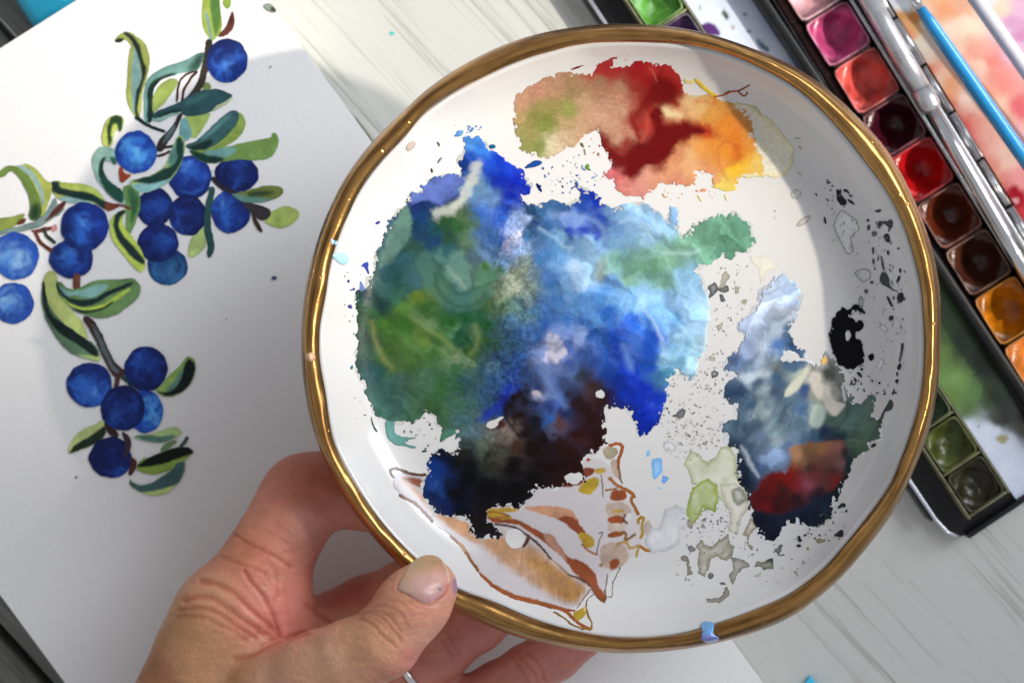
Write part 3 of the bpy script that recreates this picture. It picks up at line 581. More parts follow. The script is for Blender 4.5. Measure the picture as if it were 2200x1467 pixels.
# ------------------------------------------------------------------ watercolours dried on the plate
M_paint = vcol('dried_watercolour', .34, (420, .14, .0005, 6), coat=.0, rvar=.12, spec=.13)
M_gloss = vcol('wet_watercolour', .20, (150, .10, .0006, 5), coat=.0, rvar=.06, spec=.16)
M_print = vcol('gold_print', .30, None, coat=.2)
def plt_light(x, y):                                   # relative light the photograph has on the plate, divided out of the paint colours
    q = np.array([(770, 480, 1.45), (880, 330, 1.4), (1050, 200, 1.22), (1210, 400, 1.2), (1460, 440, 1.22), (1650, 600, 1.0), (1550, 300, 1.15), (1700, 300, .85), (1850, 350, .6), (1920, 560, .5), (1460, 900, .74), (1620, 1230, .70), (1930, 950, .44), (820, 1100, 1.12), (900, 940, .98), (1100, 1250, .93), (1750, 800, .58), (1800, 1050, .54), (1300, 700, 1.05), (1000, 700, 1.2), (1200, 900, .85), (1600, 750, .74)])
    n = 0; d = 0
    for a_, b_, e_ in q: w_ = 1/((x-a_)**2+(y-b_)**2+6000)**1.5; n = n+w_*e_; d = d+w_
    return n/d*1.10
Z4 = Z(3.26, 700, 250); Z5 = Z(2.9335, 700, 650); ZA = Z(2.934, 1050, 80); ZB = Z(2.445, 1200, 550); ZS = Z(2.821, 800, 900); ZL = Z(2.933, 1400, 900); ZR = Z(3.26, 1700, 350); ZT = Z(2.973, 560, 0); ZM = Z(6.286, 1100, 280); ZX = Z(5.87, 1700, 750); ZY = Z(4.889, 1450, 1080)
def cz(Zf, rows): return [tuple(Zf([(r[0], r[1])])[0])+tuple(r[2:]) for r in rows]

MAIN = [(996, 299), (1010, 291), (1030, 292), (1042, 305), (1050, 318), (1062, 328), (1075, 335), (1100, 350), (1118, 362), (1130, 385), (1142, 408), (1135, 418), (1117, 416), (1126, 434), (1145, 437), (1172, 438), (1185, 429), (1203, 434), (1221, 437), (1240, 431), (1246, 413), (1234, 400), (1236, 376), (1241, 374), (1241, 391), (1250, 406), (1270, 408), (1284, 419), (1298, 440),
        (1312, 447), (1340, 440), (1367, 434), (1394, 443), (1418, 458), (1436, 476), (1439, 441), (1459, 448), (1461, 475), (1452, 492), (1462, 506), (1479, 503), (1493, 479), (1510, 470), (1544, 458), (1582, 458), (1602, 472), (1612, 489), (1617, 506), (1629, 504), (1623, 520), (1609, 537), (1582, 544), (1571, 557), (1551, 547), (1541, 557), (1527, 564), (1503, 571), (1488, 580),
        (1503, 596), (1517, 620), (1523, 648), (1523, 685), (1519, 726), (1513, 754), (1503, 771), (1501, 799), (1486, 812), (1470, 812), (1454, 799), (1437, 812), (1435, 828), (1439, 853), (1425, 873), (1413, 910), (1392, 934), (1368, 934), (1366, 906), (1343, 881), (1323, 873), (1302, 877), (1300, 894), (1302, 918), (1306, 955), (1286, 969), (1257, 978), (1248, 992), (1252, 1003), (1262, 1030), (1240, 1040), (1218, 1038), (1193, 1052), (1176, 1045), (1154, 1051), (1133, 1074), (1119, 1091), (1101, 1088), (1080, 1088), (1055, 1090), (1045, 1098), (1045, 1116), (1062, 1127), (1080, 1148), (1069, 1157), (1045, 1155), (1027, 1155), (1013, 1145), (1013, 1127), (1004, 1113),
        (984, 1113), (956, 1109), (938, 1104), (921, 1084), (908, 1060), (912, 1035), (917, 1017), (915, 992), (928, 974), (942, 964), (956, 964), (974, 975), (985, 965), (984, 943), (979, 930), (969, 930), (951, 938), (951, 919), (939, 912), (935, 895), (918, 885), (905, 902), (888, 914), (874, 902), (857, 906), (830, 902), (809, 895), (799, 872), (785, 848), (775, 820), (763, 783), (765, 752), (768, 718), (766, 684), (765, 667), (767, 650), (763, 640), (764, 622), (783, 618), (792, 597), (804, 578), (807, 551), (817, 523), (826, 505), (832, 477), (850, 452), (870, 436), (882, 418), (899, 403), (915, 397), (927, 383), (945, 376), (961, 373), (985, 374), (994, 357), (985, 345), (994, 339), (999, 321)]
CPS = [(1015, 310, 80, 150, 230), (1040, 320, 60, 130, 225), (1060, 350, 35, 85, 215), (1080, 380, 15, 50, 190), (1110, 390, 10, 35, 180), (1100, 420, 12, 45, 190), (1125, 410, 15, 45, 180), (1010, 340, 30, 90, 210), (988, 350, 20, 60, 150), (1075, 345, 20, 60, 200),
       (890, 450, 25, 60, 120), (905, 470, 30, 75, 140), (900, 490, 30, 70, 105), (960, 480, 50, 100, 50), (985, 490, 60, 110, 60), (940, 490, 30, 85, 100), (910, 505, 35, 70, 100), (1000, 520, 90, 120, 90), (930, 512, 32, 65, 110), (960, 510, 45, 85, 70), (985, 465, 90, 120, 80), (1005, 480, 95, 130, 90),
       (1030, 460, 70, 120, 210), (1040, 430, 120, 165, 225), (1030, 400, 130, 180, 225), (1050, 500, 70, 120, 190), (1080, 470, 50, 100, 205), (1085, 445, 30, 75, 200), (1100, 500, 150, 170, 225), (1110, 470, 150, 180, 235), (1095, 530, 185, 190, 235), (1130, 475, 170, 195, 240), (1115, 545, 150, 180, 230), (1060, 540, 80, 115, 160), (1085, 560, 110, 145, 190), (1075, 515, 60, 105, 185), (1110, 515, 200, 205, 240),
       (1140, 450, 40, 80, 120), (1165, 455, 50, 95, 140), (1150, 490, 45, 85, 140), (1135, 515, 60, 110, 165), (1190, 445, 55, 100, 150), (1205, 455, 40, 80, 130), (1240, 440, 30, 75, 170), (1265, 420, 15, 50, 185), (1280, 440, 20, 60, 190), (1230, 470, 110, 145, 215), (1260, 460, 70, 105, 205), (1290, 470, 40, 80, 190), (1200, 480, 80, 120, 180), (1250, 490, 30, 60, 170), (1285, 500, 50, 80, 180), (1220, 498, 35, 60, 165), (1210, 468, 120, 150, 210), (1245, 475, 130, 160, 220),
       (1175, 540, 75, 130, 195), (1200, 560, 110, 165, 220), (1230, 540, 135, 185, 230), (1260, 530, 150, 195, 235), (1210, 600, 120, 170, 220), (1180, 600, 70, 120, 185), (1240, 600, 165, 200, 235), (1200, 640, 70, 125, 190), (1160, 560, 65, 120, 180), (1190, 525, 90, 150, 200), (1180, 495, 60, 110, 170), (1265, 570, 150, 195, 230), (1230, 575, 175, 205, 235), (1225, 630, 110, 160, 215), (1250, 640, 90, 145, 210), (1205, 510, 130, 180, 225), (1215, 530, 100, 155, 210),
       (1340, 460, 150, 195, 235), (1380, 470, 155, 200, 240), (1420, 480, 160, 205, 240), (1350, 510, 140, 185, 225), (1400, 520, 150, 195, 225), (1320, 490, 120, 170, 225), (1300, 520, 120, 165, 215), (1370, 450, 165, 205, 240), (1310, 460, 130, 175, 230), (1325, 530, 125, 175, 215), (1450, 460, 150, 195, 240), (1400, 500, 170, 210, 240),
       (1330, 550, 120, 175, 160), (1370, 570, 120, 175, 145), (1410, 575, 125, 180, 145), (1300, 560, 135, 175, 165), (1350, 600, 125, 170, 150), (1430, 600, 130, 180, 165), (1440, 560, 130, 180, 150), (1285, 575, 165, 190, 190), (1380, 545, 130, 180, 165), (1420, 540, 140, 190, 170),
       (1500, 500, 120, 175, 145), (1550, 490, 115, 170, 140), (1590, 500, 105, 160, 130), (1520, 530, 110, 165, 135), (1580, 530, 105, 160, 130), (1470, 530, 130, 180, 155), (1540, 550, 110, 165, 140), (1560, 515, 100, 158, 125), (1600, 485, 100, 155, 130),
       (1480, 600, 150, 200, 235), (1500, 650, 165, 205, 235), (1490, 700, 160, 200, 230), (1450, 650, 140, 185, 225), (1420, 640, 135, 180, 225), (1380, 640, 145, 190, 230), (1350, 640, 120, 175, 225), (1500, 740, 165, 205, 225), (1480, 790, 160, 200, 220), (1470, 740, 120, 170, 200), (1440, 700, 110, 160, 210), (1400, 690, 90, 145, 210), (1455, 680, 95, 145, 190), (1475, 670, 150, 195, 230), (1460, 720, 150, 190, 220), (1310, 610, 100, 150, 210), (1430, 670, 120, 170, 220),
       (1440, 795, 60, 115, 140), (1420, 800, 45, 90, 130), (1455, 770, 110, 160, 190), (1430, 770, 130, 175, 205), (1290, 640, 80, 140, 210), (1300, 680, 50, 110, 200), (1320, 720, 20, 70, 180), (1340, 760, 20, 60, 180), (1370, 720, 50, 105, 200), (1400, 750, 35, 90, 195), (1350, 690, 35, 95, 200), (1360, 800, 15, 50, 175), (1390, 830, 12, 42, 160), (1420, 850, 15, 50, 170), (1370, 860, 10, 38, 145), (1390, 900, 10, 40, 160), (1340, 840, 10, 40, 140), (1310, 800, 20, 55, 130), (1395, 780, 20, 70, 165), (1410, 730, 30, 85, 195), (1320, 770, 30, 70, 160), (1330, 820, 12, 40, 130), (1300, 745, 40, 90, 170), (1315, 650, 110, 165, 220),
       (1180, 680, 60, 110, 180), (1150, 720, 50, 90, 150), (1220, 680, 60, 115, 190), (1250, 700, 60, 110, 190), (1190, 735, 190, 190, 215), (1200, 755, 185, 185, 215), (1180, 770, 180, 180, 210), (1230, 740, 80, 110, 185), (1260, 760, 55, 85, 150), (1165, 755, 110, 130, 180), (1245, 725, 140, 165, 215), (1210, 715, 110, 140, 200), (1215, 770, 120, 140, 190), (1270, 720, 30, 80, 160), (1280, 780, 40, 70, 140), (1170, 700, 45, 90, 165), (1240, 665, 90, 145, 205), (1275, 690, 90, 145, 210), (1150, 660, 75, 120, 160), (1180, 650, 75, 125, 190),
       (790, 640, 30, 70, 80), (810, 620, 55, 90, 90), (830, 580, 60, 105, 90), (850, 600, 45, 90, 90), (800, 680, 50, 90, 35), (830, 700, 80, 115, 30), (860, 660, 95, 125, 35), (900, 640, 125, 140, 35), (930, 620, 110, 130, 40), (920, 660, 70, 110, 35), (880, 620, 70, 115, 80), (900, 580, 70, 115, 110), (940, 560, 85, 130, 120), (870, 560, 65, 110, 95), (960, 540, 60, 100, 80), (775, 660, 35, 75, 40), (820, 650, 35, 70, 65), (850, 640, 60, 100, 60), (890, 605, 85, 120, 100), (910, 550, 55, 95, 95), (890, 530, 60, 100, 90), (940, 590, 75, 120, 105), (800, 610, 80, 110, 105),
       (990, 645, 55, 100, 80), (1000, 680, 35, 95, 35), (960, 690, 50, 105, 30), (1030, 680, 50, 105, 50), (1050, 700, 35, 90, 45), (980, 720, 35, 90, 45), (940, 720, 85, 120, 40), (900, 720, 110, 130, 40), (860, 740, 85, 115, 35), (830, 760, 75, 105, 35), (880, 780, 85, 115, 40), (930, 760, 75, 110, 40), (980, 768, 130, 140, 75), (1000, 775, 120, 135, 75), (955, 745, 110, 130, 60), (1010, 755, 60, 100, 35), (800, 740, 60, 90, 50), (800, 800, 40, 80, 60), (850, 820, 75, 105, 70), (900, 820, 80, 110, 60), (950, 820, 60, 100, 40), (820, 850, 60, 95, 65), (860, 870, 70, 100, 65), (900, 870, 75, 105, 55), (940, 860, 65, 100, 40), (980, 830, 55, 95, 50), (965, 705, 95, 135, 70), (915, 690, 120, 140, 70), (1020, 720, 85, 120, 60), (1005, 730, 40, 85, 40), (775, 720, 40, 70, 45), (780, 780, 45, 75, 50), (870, 700, 70, 110, 30), (850, 790, 90, 115, 45), (1040, 730, 55, 95, 45), (985, 790, 60, 100, 45),  # the pale pair near the middle paints a highlight on the green
       (1060, 600, 110, 135, 110), (1090, 620, 150, 165, 140), (1120, 590, 150, 165, 145), (1140, 630, 140, 160, 150), (1100, 660, 90, 120, 110), (1130, 680, 80, 115, 130), (1080, 650, 80, 110, 80), (1060, 720, 55, 90, 95), (1090, 740, 55, 90, 120), (1110, 610, 175, 185, 160), (1075, 625, 120, 140, 110), (1120, 650, 70, 100, 105), (1070, 580, 70, 105, 85), (1040, 640, 75, 110, 70), (1130, 570, 130, 150, 150), (1105, 700, 70, 110, 140), (1125, 725, 55, 90, 140), (1050, 745, 45, 80, 70), (1110, 770, 45, 85, 150),
       (1030, 790, 45, 80, 95), (1000, 820, 50, 85, 95), (1060, 820, 45, 80, 120), (1040, 850, 50, 85, 115), (1010, 860, 65, 100, 100), (1080, 770, 50, 85, 130), (1100, 795, 35, 70, 150), (1070, 875, 30, 60, 140), (1000, 900, 80, 110, 90), (960, 900, 75, 105, 50), (1090, 830, 30, 55, 140), (1055, 790, 75, 110, 130), (980, 870, 70, 100, 60), (985, 915, 85, 110, 80), (1020, 890, 75, 105, 100), (1045, 885, 40, 70, 130),
       (1020, 930, 105, 120, 98), (1060, 920, 110, 120, 110), (995, 960, 60, 62, 45), (1040, 955, 85, 95, 80), (1090, 940, 112, 100, 92), (1075, 970, 60, 60, 50), (990, 985, 25, 25, 20), (1100, 925, 130, 115, 105), (1105, 960, 70, 45, 35), (1050, 985, 35, 36, 28), (975, 990, 10, 12, 14),
       (1130, 865, 20, 15, 20), (1108, 850, 22, 10, 12), (1090, 870, 28, 12, 15), (1115, 900, 30, 12, 12), (1150, 965, 25, 8, 6), (1200, 950, 35, 12, 8), (1250, 930, 45, 15, 10), (1280, 900, 42, 15, 12), (1290, 950, 45, 14, 10), (1180, 1000, 25, 8, 6), (1220, 980, 35, 10, 8), (1100, 1000, 8, 5, 5), (1050, 1050, 5, 5, 5), (1000, 1030, 5, 5, 8), (1100, 1060, 6, 5, 5), (1000, 1000, 10, 9, 9), (1030, 1120, 20, 15, 15), (1240, 875, 40, 22, 22), (1270, 840, 60, 42, 40), (1255, 815, 50, 55, 75), (1220, 850, 42, 42, 60), (1150, 1040, 8, 5, 5), (1240, 1010, 45, 14, 10), (1290, 860, 45, 20, 15), (1260, 880, 42, 18, 14), (1170, 940, 22, 10, 12), (1130, 930, 24, 10, 10), (1055, 1110, 18, 14, 14), (1205, 1030, 35, 14, 10),
       (1150, 830, 40, 60, 110), (1170, 870, 35, 55, 110), (1130, 800, 45, 70, 120), (1190, 800, 100, 120, 170), (1160, 840, 60, 70, 110), (1200, 860, 40, 80, 160), (1180, 900, 45, 85, 150), (1192, 915, 70, 75, 100), (1220, 800, 80, 100, 150), (1215, 890, 28, 40, 80), (1150, 910, 20, 20, 30), (1155, 845, 150, 155, 185), (1168, 850, 110, 130, 180), (1165, 790, 70, 95, 150), (1175, 820, 80, 105, 165), (1190, 840, 70, 100, 170), (1210, 830, 60, 75, 120), (1130, 840, 30, 38, 60), (1145, 870, 28, 38, 70), (1205, 905, 80, 55, 55), (1240, 800, 70, 95, 150), (1225, 780, 60, 90, 160),
       (940, 1000, 15, 45, 105), (930, 1030, 20, 55, 125), (950, 1050, 20, 50, 110), (930, 1070, 10, 30, 80), (960, 1092, 10, 25, 70), (958, 990, 10, 22, 55), (968, 1040, 8, 20, 50), (985, 1060, 5, 6, 12), (985, 1100, 6, 8, 20), (935, 1050, 30, 65, 125), (925, 1005, 14, 45, 120), (945, 975, 8, 15, 35)]
CPS = [(x, y, r*.86, g*.97, min(255, b*1.22+6)) if (x < 1040 and y > 530 and g > r and g > b*1.15) else (x, y, r, g, b) for x, y, r, g, b in CPS]   # the green is a muted blue green
cv = Canvas(740, 270, 1650, 1175, 1.6)
cv.poly(MAIN, (0, 0, 0), rough=9, rscale=15, flake=26, seed=4, cps=CPS, warp=22, wscale=44, e=7, edge=.10, var=.16, smoothp=0)
def W(pts, col, **k):                                   # wet-in-wet brush marks, softened and broken up
    q = dict(cover=False, smoothp=2, rough=4, rscale=18, seed=int(abs(pts[0][0]*7+pts[0][1])) % 900); q.update(k)
    if q.get('line'): q['soft'] = q.get('soft', 3)*1.5+1; q['alpha'] = q.get('alpha', 1)*.62; q['rough'] = max(q['rough'], 5)
    cv.poly(pts, col, **q)
# granulated zones: pigment grain
gx = smooth(cv.x, 1030, 1075)*(1-smooth(cv.x, 1130, 1175))*smooth(cv.y, 400, 470)*(1-smooth(cv.y, 820, 900))
gx += .6*smooth(cv.x, 930, 1010)*(1-smooth(cv.x, 1060, 1140))*smooth(cv.y, 700, 800)
g = fbm(cv.x, cv.y, 6, 77, 3, .85); cv.C *= (1+(.20+.60*gx)*g)[..., None]
def marble(cv, amt, ang, sc=30, seed=0, x0=None, x1=None):
    u = cv.x*math.cos(ang)+cv.y*math.sin(ang); v = -cv.x*math.sin(ang)+cv.y*math.cos(ang)
    wu = u+55*fbm(u, v, 95, seed+1, 4, .6); wv = v+55*fbm(u, v, 95, seed+2, 4, .6)
    wu2 = wu+16*fbm(wu, wv, 30, seed+3, 3, .6); wv2 = wv+16*fbm(wu, wv, 30, seed+4, 3, .6)
    m = fbm(wu2*.38, wv2*1.5, sc, seed+5, 4, .52)
    rg = 1-np.abs(fbm(wu2*.5, wv2*1.3, sc*1.5, seed+6, 3, .5))*5
    k = amt if x0 is None else amt*(.75+.25*smooth(cv.x, x0, x1))
    cv.C *= np.exp(np.clip(k*(1.5*m), -.8, .8))[..., None]
    lum = cv.C.mean(-1); mixc = np.array([.78, .86, .95], np.float32)
    cv.C += (mixc-cv.C)*(np.clip(rg, 0, 1)**3*.08*np.broadcast_to(k, lum.shape)*smooth(lum, .05, .2))[..., None]
marble(cv, .55, .75, 44, 210, 980, 1180)
ln = fbm(cv.x+40*fbm(cv.x, cv.y, 60, 3), cv.y+40*fbm(cv.x, cv.y, 60, 4), 34, 12, 5, .6)      # wet swirls
vein = np.exp(-(ln/.035)**2)*(cv.y < 900); cv.C = cv.C+(lin((190, 210, 220))-cv.C)*(vein*.09*smooth(cv.x, 1130, 1200)*smooth(cv.C.mean(-1), .10, .30))[..., None]
cv.C = cv.C+(lin((120, 145, 95))-cv.C)*(vein*.08*(1-smooth(cv.x, 1030, 1110))*smooth(cv.y, 540, 640))[..., None]
W(Z4([(590, 570), (600, 545), (650, 500), (700, 480), (740, 440), (800, 412), (850, 402), (930, 402), (985, 430), (960, 480), (920, 500), (935, 540), (900, 580), (850, 590), (810, 640), (760, 615), (700, 590), (620, 625), (575, 615)]), (104, 126, 205), rough=7, rscale=12, var=.5, edge=.2)
W(Z4([(570, 618), (630, 625), (700, 600), (760, 612), (805, 640), (850, 600), (935, 560)]), (16, 30, 110), line=9, soft=4, rough=3)
W(Z4([(1070, 350), (1045, 430), (985, 500), (965, 590), (890, 645), (770, 690)]), (222, 226, 214), line=20, soft=5, rough=13, rscale=22, alpha=1.2)
W(Z4([(1010, 420), (960, 520), (950, 600), (880, 640)]), (228, 230, 218), line=8, soft=3, rough=3)
W(Z4([(560, 600), (590, 640), (600, 740), (590, 860), (540, 940), (460, 1000), (390, 1060), (365, 1050), (410, 920), (450, 800), (500, 690), (540, 620)]), (100, 140, 128), soft=5, rough=10, rscale=24, var=.4, edge=.1)
W(Z4([(430, 1020), (500, 980), (560, 930), (600, 900)]), (40, 70, 60), line=9, soft=6)
W(Z4([(690, 1000), (720, 1120), (790, 1220), (880, 1300), (960, 1310), (1040, 1290), (1110, 1220)]), (86, 134, 118), line=34, soft=5, rough=4)
W(Z4([(760, 1100), (790, 1230), (870, 1320), (960, 1345), (1060, 1310), (1120, 1240)]), (34, 66, 48), line=4, soft=4, rough=3)
W(Z4([(830, 1050), (860, 960), (920, 915), (970, 940), (990, 1010), (1020, 1090), (1035, 1170), (1010, 1230), (940, 1215), (880, 1170), (850, 1120)]), (112, 156, 142), soft=8, rough=12, rscale=24, var=.35, alpha=.8)
W(Z4([(1030, 1190), (1035, 1120), (1070, 1050), (1110, 1005), (1160, 1060), (1225, 1135), (1180, 1160), (1120, 1195)]), (90, 134, 108), soft=4, rough=8, var=.35)
W(Z4([(1015, 1080), (1025, 1160), (1025, 1215), (1090, 1200), (1200, 1150)]), (50, 86, 66), line=4, soft=3, rough=2)
W(Z4([(1090, 1040), (1110, 1010), (1150, 1070), (1120, 1090)]), (70, 110, 50), soft=5)
W(Z4([(850, 1060), (880, 1100), (930, 1140), (980, 1200)]), (165, 195, 180), line=6, soft=5, taper=True)
W([(800, 690), (806, 735), (820, 765), (842, 788)], (160, 162, 98), line=7, soft=6, taper=True)
W([(880, 680), (920, 705), (950, 728), (985, 755)], (140, 158, 96), line=5, soft=5, taper=True)
W([(1020, 700), (1030, 735), (1010, 765)], (135, 150, 84), line=6, soft=6, taper=True)
W(Z4([(1500, 790), (1540, 820), (1620, 850), (1660, 920), (1720, 920)]), (185, 215, 238), line=5, soft=4, rough=5)
W(Z4([(1570, 680), (1680, 690), (1800, 700), (1880, 720), (1950, 780), (1940, 850)]), (150, 180, 225), line=7, soft=6, rough=6)
W(Z4([(1400, 780), (1450, 750), (1470, 700), (1450, 650)]), (28, 60, 96), line=5, soft=4, rough=3)
W(Z4([(1395, 800), (1400, 900), (1440, 1010), (1480, 1120), (1500, 1260)]), (60, 110, 140), line=4, soft=4, rough=4, alpha=.6)
W([(1316, 470), (1350, 456), (1390, 470), (1412, 500), (1420, 530)], (125, 175, 222), line=4, soft=3, rough=2, alpha=.7)
W([(1330, 480), (1360, 470), (1385, 484), (1400, 510)], (185, 215, 240), line=5, soft=3, rough=2, alpha=.8)
W([(1425, 542), (1450, 545), (1480, 544), (1505, 536)], (200, 225, 232), line=6, soft=4, taper=True)
W(ZB([(455, 285), (490, 330), (520, 390), (545, 440)]), (215, 232, 242), line=5, soft=3, rough=3)
W(ZB([(440, 290), (480, 340), (510, 400), (535, 450), (520, 530), (470, 560), (440, 500), (445, 400), (460, 340)]), (24, 74, 176), soft=9, alpha=.75)
W(ZB([(345, 470), (365, 530), (385, 600)]), (120, 165, 228), line=14, soft=7, taper=True)
W(ZB([(545, 450), (560, 520), (600, 540), (650, 490), (660, 420)]), (170, 205, 225), line=6, soft=5, rough=5)
W(ZB([(780, 170), (788, 250), (788, 330), (778, 430), (765, 500)]), (205, 228, 242), line=7, soft=4)
W(Z5([(1340, 330), (1370, 430), (1400, 500), (1450, 580), (1510, 650)]), (120, 145, 195), line=14, soft=8, rough=5, taper=True)
W(Z5([(1370, 310), (1420, 300), (1450, 330), (1500, 280), (1530, 320), (1480, 350), (1450, 390), (1420, 350)]), (200, 198, 218), soft=3, rough=5)
W(Z5([(1290, 560), (1340, 550), (1365, 590), (1330, 600)]), (180, 172, 185), soft=4, rough=3)
W(Z5([(1150, 560), (1110, 640), (1105, 700), (1170, 800), (1240, 860), (1130, 700)]), (16, 8, 10), soft=5, rough=4, alpha=.8)
W(Z5([(970, 740), (1030, 700), (1090, 650), (1130, 590), (1160, 540)]), (24, 46, 170), line=9, soft=5, rough=3)
W(Z5([(1005, 770), (1050, 745), (1120, 740), (1140, 770), (1080, 800), (1020, 800)]), (70, 34, 30), soft=3, rough=3)
cv.hole(Z5([(1010, 765), (1040, 745), (1070, 738), (1100, 715), (1128, 715), (1110, 735), (1090, 750), (1085, 780), (1050, 798), (1015, 790)]), 2, 3)
cv.hole(Z5([(1500, 1095), (1540, 1070), (1565, 1075), (1600, 1065), (1625, 1090), (1605, 1130), (1590, 1150), (1550, 1145), (1510, 1120)]), 2, 4)
cv.hole(Z5([(1700, 590), (1705, 555), (1750, 545), (1760, 600), (1720, 600)]), 2, 5)
cv.hole(ZM([(345, 1010), (380, 990), (420, 1010), (415, 1055), (370, 1045)]), 1, 5)
# loose blots round the mass
B = lambda Zf, pts, col, **k: cv.poly(Zf(pts), col, **{**dict(soft=1.1, rough=1.2, rscale=8, edge=.3, var=.2, smoothp=2), **k})
B(Z5, [(370, 738), (440, 748), (430, 790), (440, 830), (500, 850), (590, 848), (500, 868), (500, 890), (580, 908), (560, 922), (490, 902), (450, 902), (400, 872), (378, 820)], (110, 165, 158))
B(Z5, [(735, 800), (800, 790), (832, 822), (760, 852), (712, 892)], (80, 130, 110))
B(Z5, [(285, 700), (300, 770), (335, 815), (315, 815), (285, 760)], (60, 100, 100)); B(Z5, [(235, 705), (255, 705), (250, 718)], (40, 70, 70)); B(Z5, [(600, 935), (635, 925), (640, 940), (610, 945)], (40, 80, 62))
B(ZM, [(155, 522), (200, 470), (260, 440), (290, 412), (390, 408), (412, 440), (380, 470), (290, 505)], (30, 84, 170)); B(ZM, [(318, 720), (350, 712), (370, 745), (405, 740), (385, 780), (412, 815), (400, 838), (360, 810), (340, 775)], (14, 32, 120))
B(ZM, [(400, 500), (430, 497), (440, 530), (412, 538)], (24, 60, 150)); B(ZM, [(433, 595), (455, 600), (468, 640), (445, 640)], (60, 120, 200)); B(ZM, [(665, 745), (690, 745), (700, 775), (680, 780)], (20, 44, 120)); B(ZM, [(675, 465), (700, 470), (700, 500)], (30, 60, 150)); B(ZM, [(570, 765), (600, 725), (605, 745)], (120, 175, 220)); B(ZM, [(530, 810), (560, 830), (540, 845)], (70, 130, 200)); B(ZM, [(1012, 700), (1030, 700), (1025, 720)], (40, 70, 170)); B(ZM, [(1112, 680), (1138, 672), (1130, 697)], (30, 50, 150))
B(ZM, [(915, 170), (950, 168), (975, 205), (970, 240), (935, 215)], (110, 125, 60)); B(ZM, [(965, 240), (985, 250), (998, 345), (980, 345)], (150, 165, 90)); B(ZM, [(980, 500), (1015, 450), (1048, 460), (1045, 548), (1015, 535)], (110, 165, 60)); B(ZM, [(1155, 305), (1185, 305), (1180, 335), (1155, 332)], (110, 130, 40)); B(ZM, [(940, 450), (975, 500), (960, 545), (940, 520)], (170, 215, 230)); B(ZM, [(845, 480), (870, 420), (860, 480)], (130, 175, 160))
B(ZT, [(1310, 702), (1340, 680), (1372, 675), (1385, 642), (1405, 690), (1380, 715), (1350, 757), (1320, 732)], (70, 145, 232)); B(ZT, [(1305, 740), (1330, 800), (1318, 808), (1295, 750)], (130, 175, 235)); B(ZT, [(1245, 865), (1290, 825), (1300, 850), (1265, 880)], (110, 180, 225)); B(ZT, [(1330, 835), (1360, 810), (1365, 825), (1340, 850)], (90, 160, 230)); B(ZT, [(1265, 740), (1278, 735), (1275, 790), (1262, 790)], (120, 170, 235))
B(ZT, [(1455, 930), (1480, 920), (1505, 930), (1495, 950), (1465, 955)], (20, 110, 150))
B(Z(3.26, 650, 450), [(508, 92), (545, 78), (542, 100), (512, 108)], (34, 50, 190)); B(Z(3.26, 650, 450), [(400, 405), (440, 365), (465, 372), (460, 410), (472, 455), (455, 450), (435, 400)], (60, 84, 205)); B(Z(3.26, 650, 450), [(405, 490), (425, 530), (440, 560), (405, 575), (398, 540)], (120, 150, 225)); B(Z(3.26, 650, 450), [(310, 492), (332, 490), (330, 515), (312, 513)], (20, 60, 160)); B(Z(3.26, 650, 450), [(348, 548), (370, 548), (368, 566), (350, 564)], (30, 80, 160)); B(Z(3.26, 650, 450), [(312, 668), (345, 662), (350, 700), (318, 692)], (80, 80, 170)); B(Z(3.26, 650, 450), [(262, 678), (285, 675), (284, 698), (266, 696)], (150, 150, 190)); B(Z(3.26, 650, 450), [(335, 1100), (352, 1085), (355, 1118), (338, 1122)], (30, 120, 140)); B(Z(3.26, 650, 450), [(142, 560), (160, 545), (185, 620), (175, 632)], (215, 205, 120))
B(ZT, [(1120, 910), (1135, 905), (1148, 930), (1138, 942)], (120, 100, 80)); B(Z4, [(730, 370), (745, 362), (752, 390), (740, 402)], (70, 40, 34)); B(Z4, [(775, 330), (800, 290), (822, 282), (810, 305), (790, 330)], (90, 165, 170)); B(ZT, [(925, 950), (945, 905), (985, 900), (996, 925), (970, 955), (940, 972)], (238, 220, 208))
cv.specks(Z4([(900, 0), (1030, 0), (1100, 100), (1000, 140), (900, 140)]), 34, .8, 4.5, [(130, 180, 235), (90, 150, 230), (160, 200, 240)], 3)
cv.specks(ZM([(420, 400), (850, 420), (1150, 560), (1150, 760), (900, 700), (860, 860), (450, 860)]), 46, .6, 2.6, [(40, 80, 180), (90, 150, 215), (30, 50, 120), (140, 185, 225)], 4)
cv.specks(ZM([(0, 200), (90, 250), (400, 350), (860, 250), (1180, 100), (1240, 400), (900, 420), (0, 420)]), 36, .5, 2.2, [(120, 145, 70), (150, 175, 130), (150, 200, 190), (120, 60, 50)], 5)
cv.specks(Z5([(430, 760), (640, 700), (740, 850), (600, 950), (430, 840)]), 46, .6, 2.6, [(60, 100, 90), (40, 70, 60), (90, 140, 130)], 6)
cv.specks([(735, 560), (800, 520), (770, 640), (760, 900), (790, 900), (760, 760), (730, 680)], 44, .5, 2.4, [(70, 90, 170), (120, 140, 110), (60, 80, 70)], 7)
cv.mesh('blue_green_paint', zdish, M_paint, plate, lift=.00005, thick=.00006, light=plt_light, relief=.00012, seed=8)

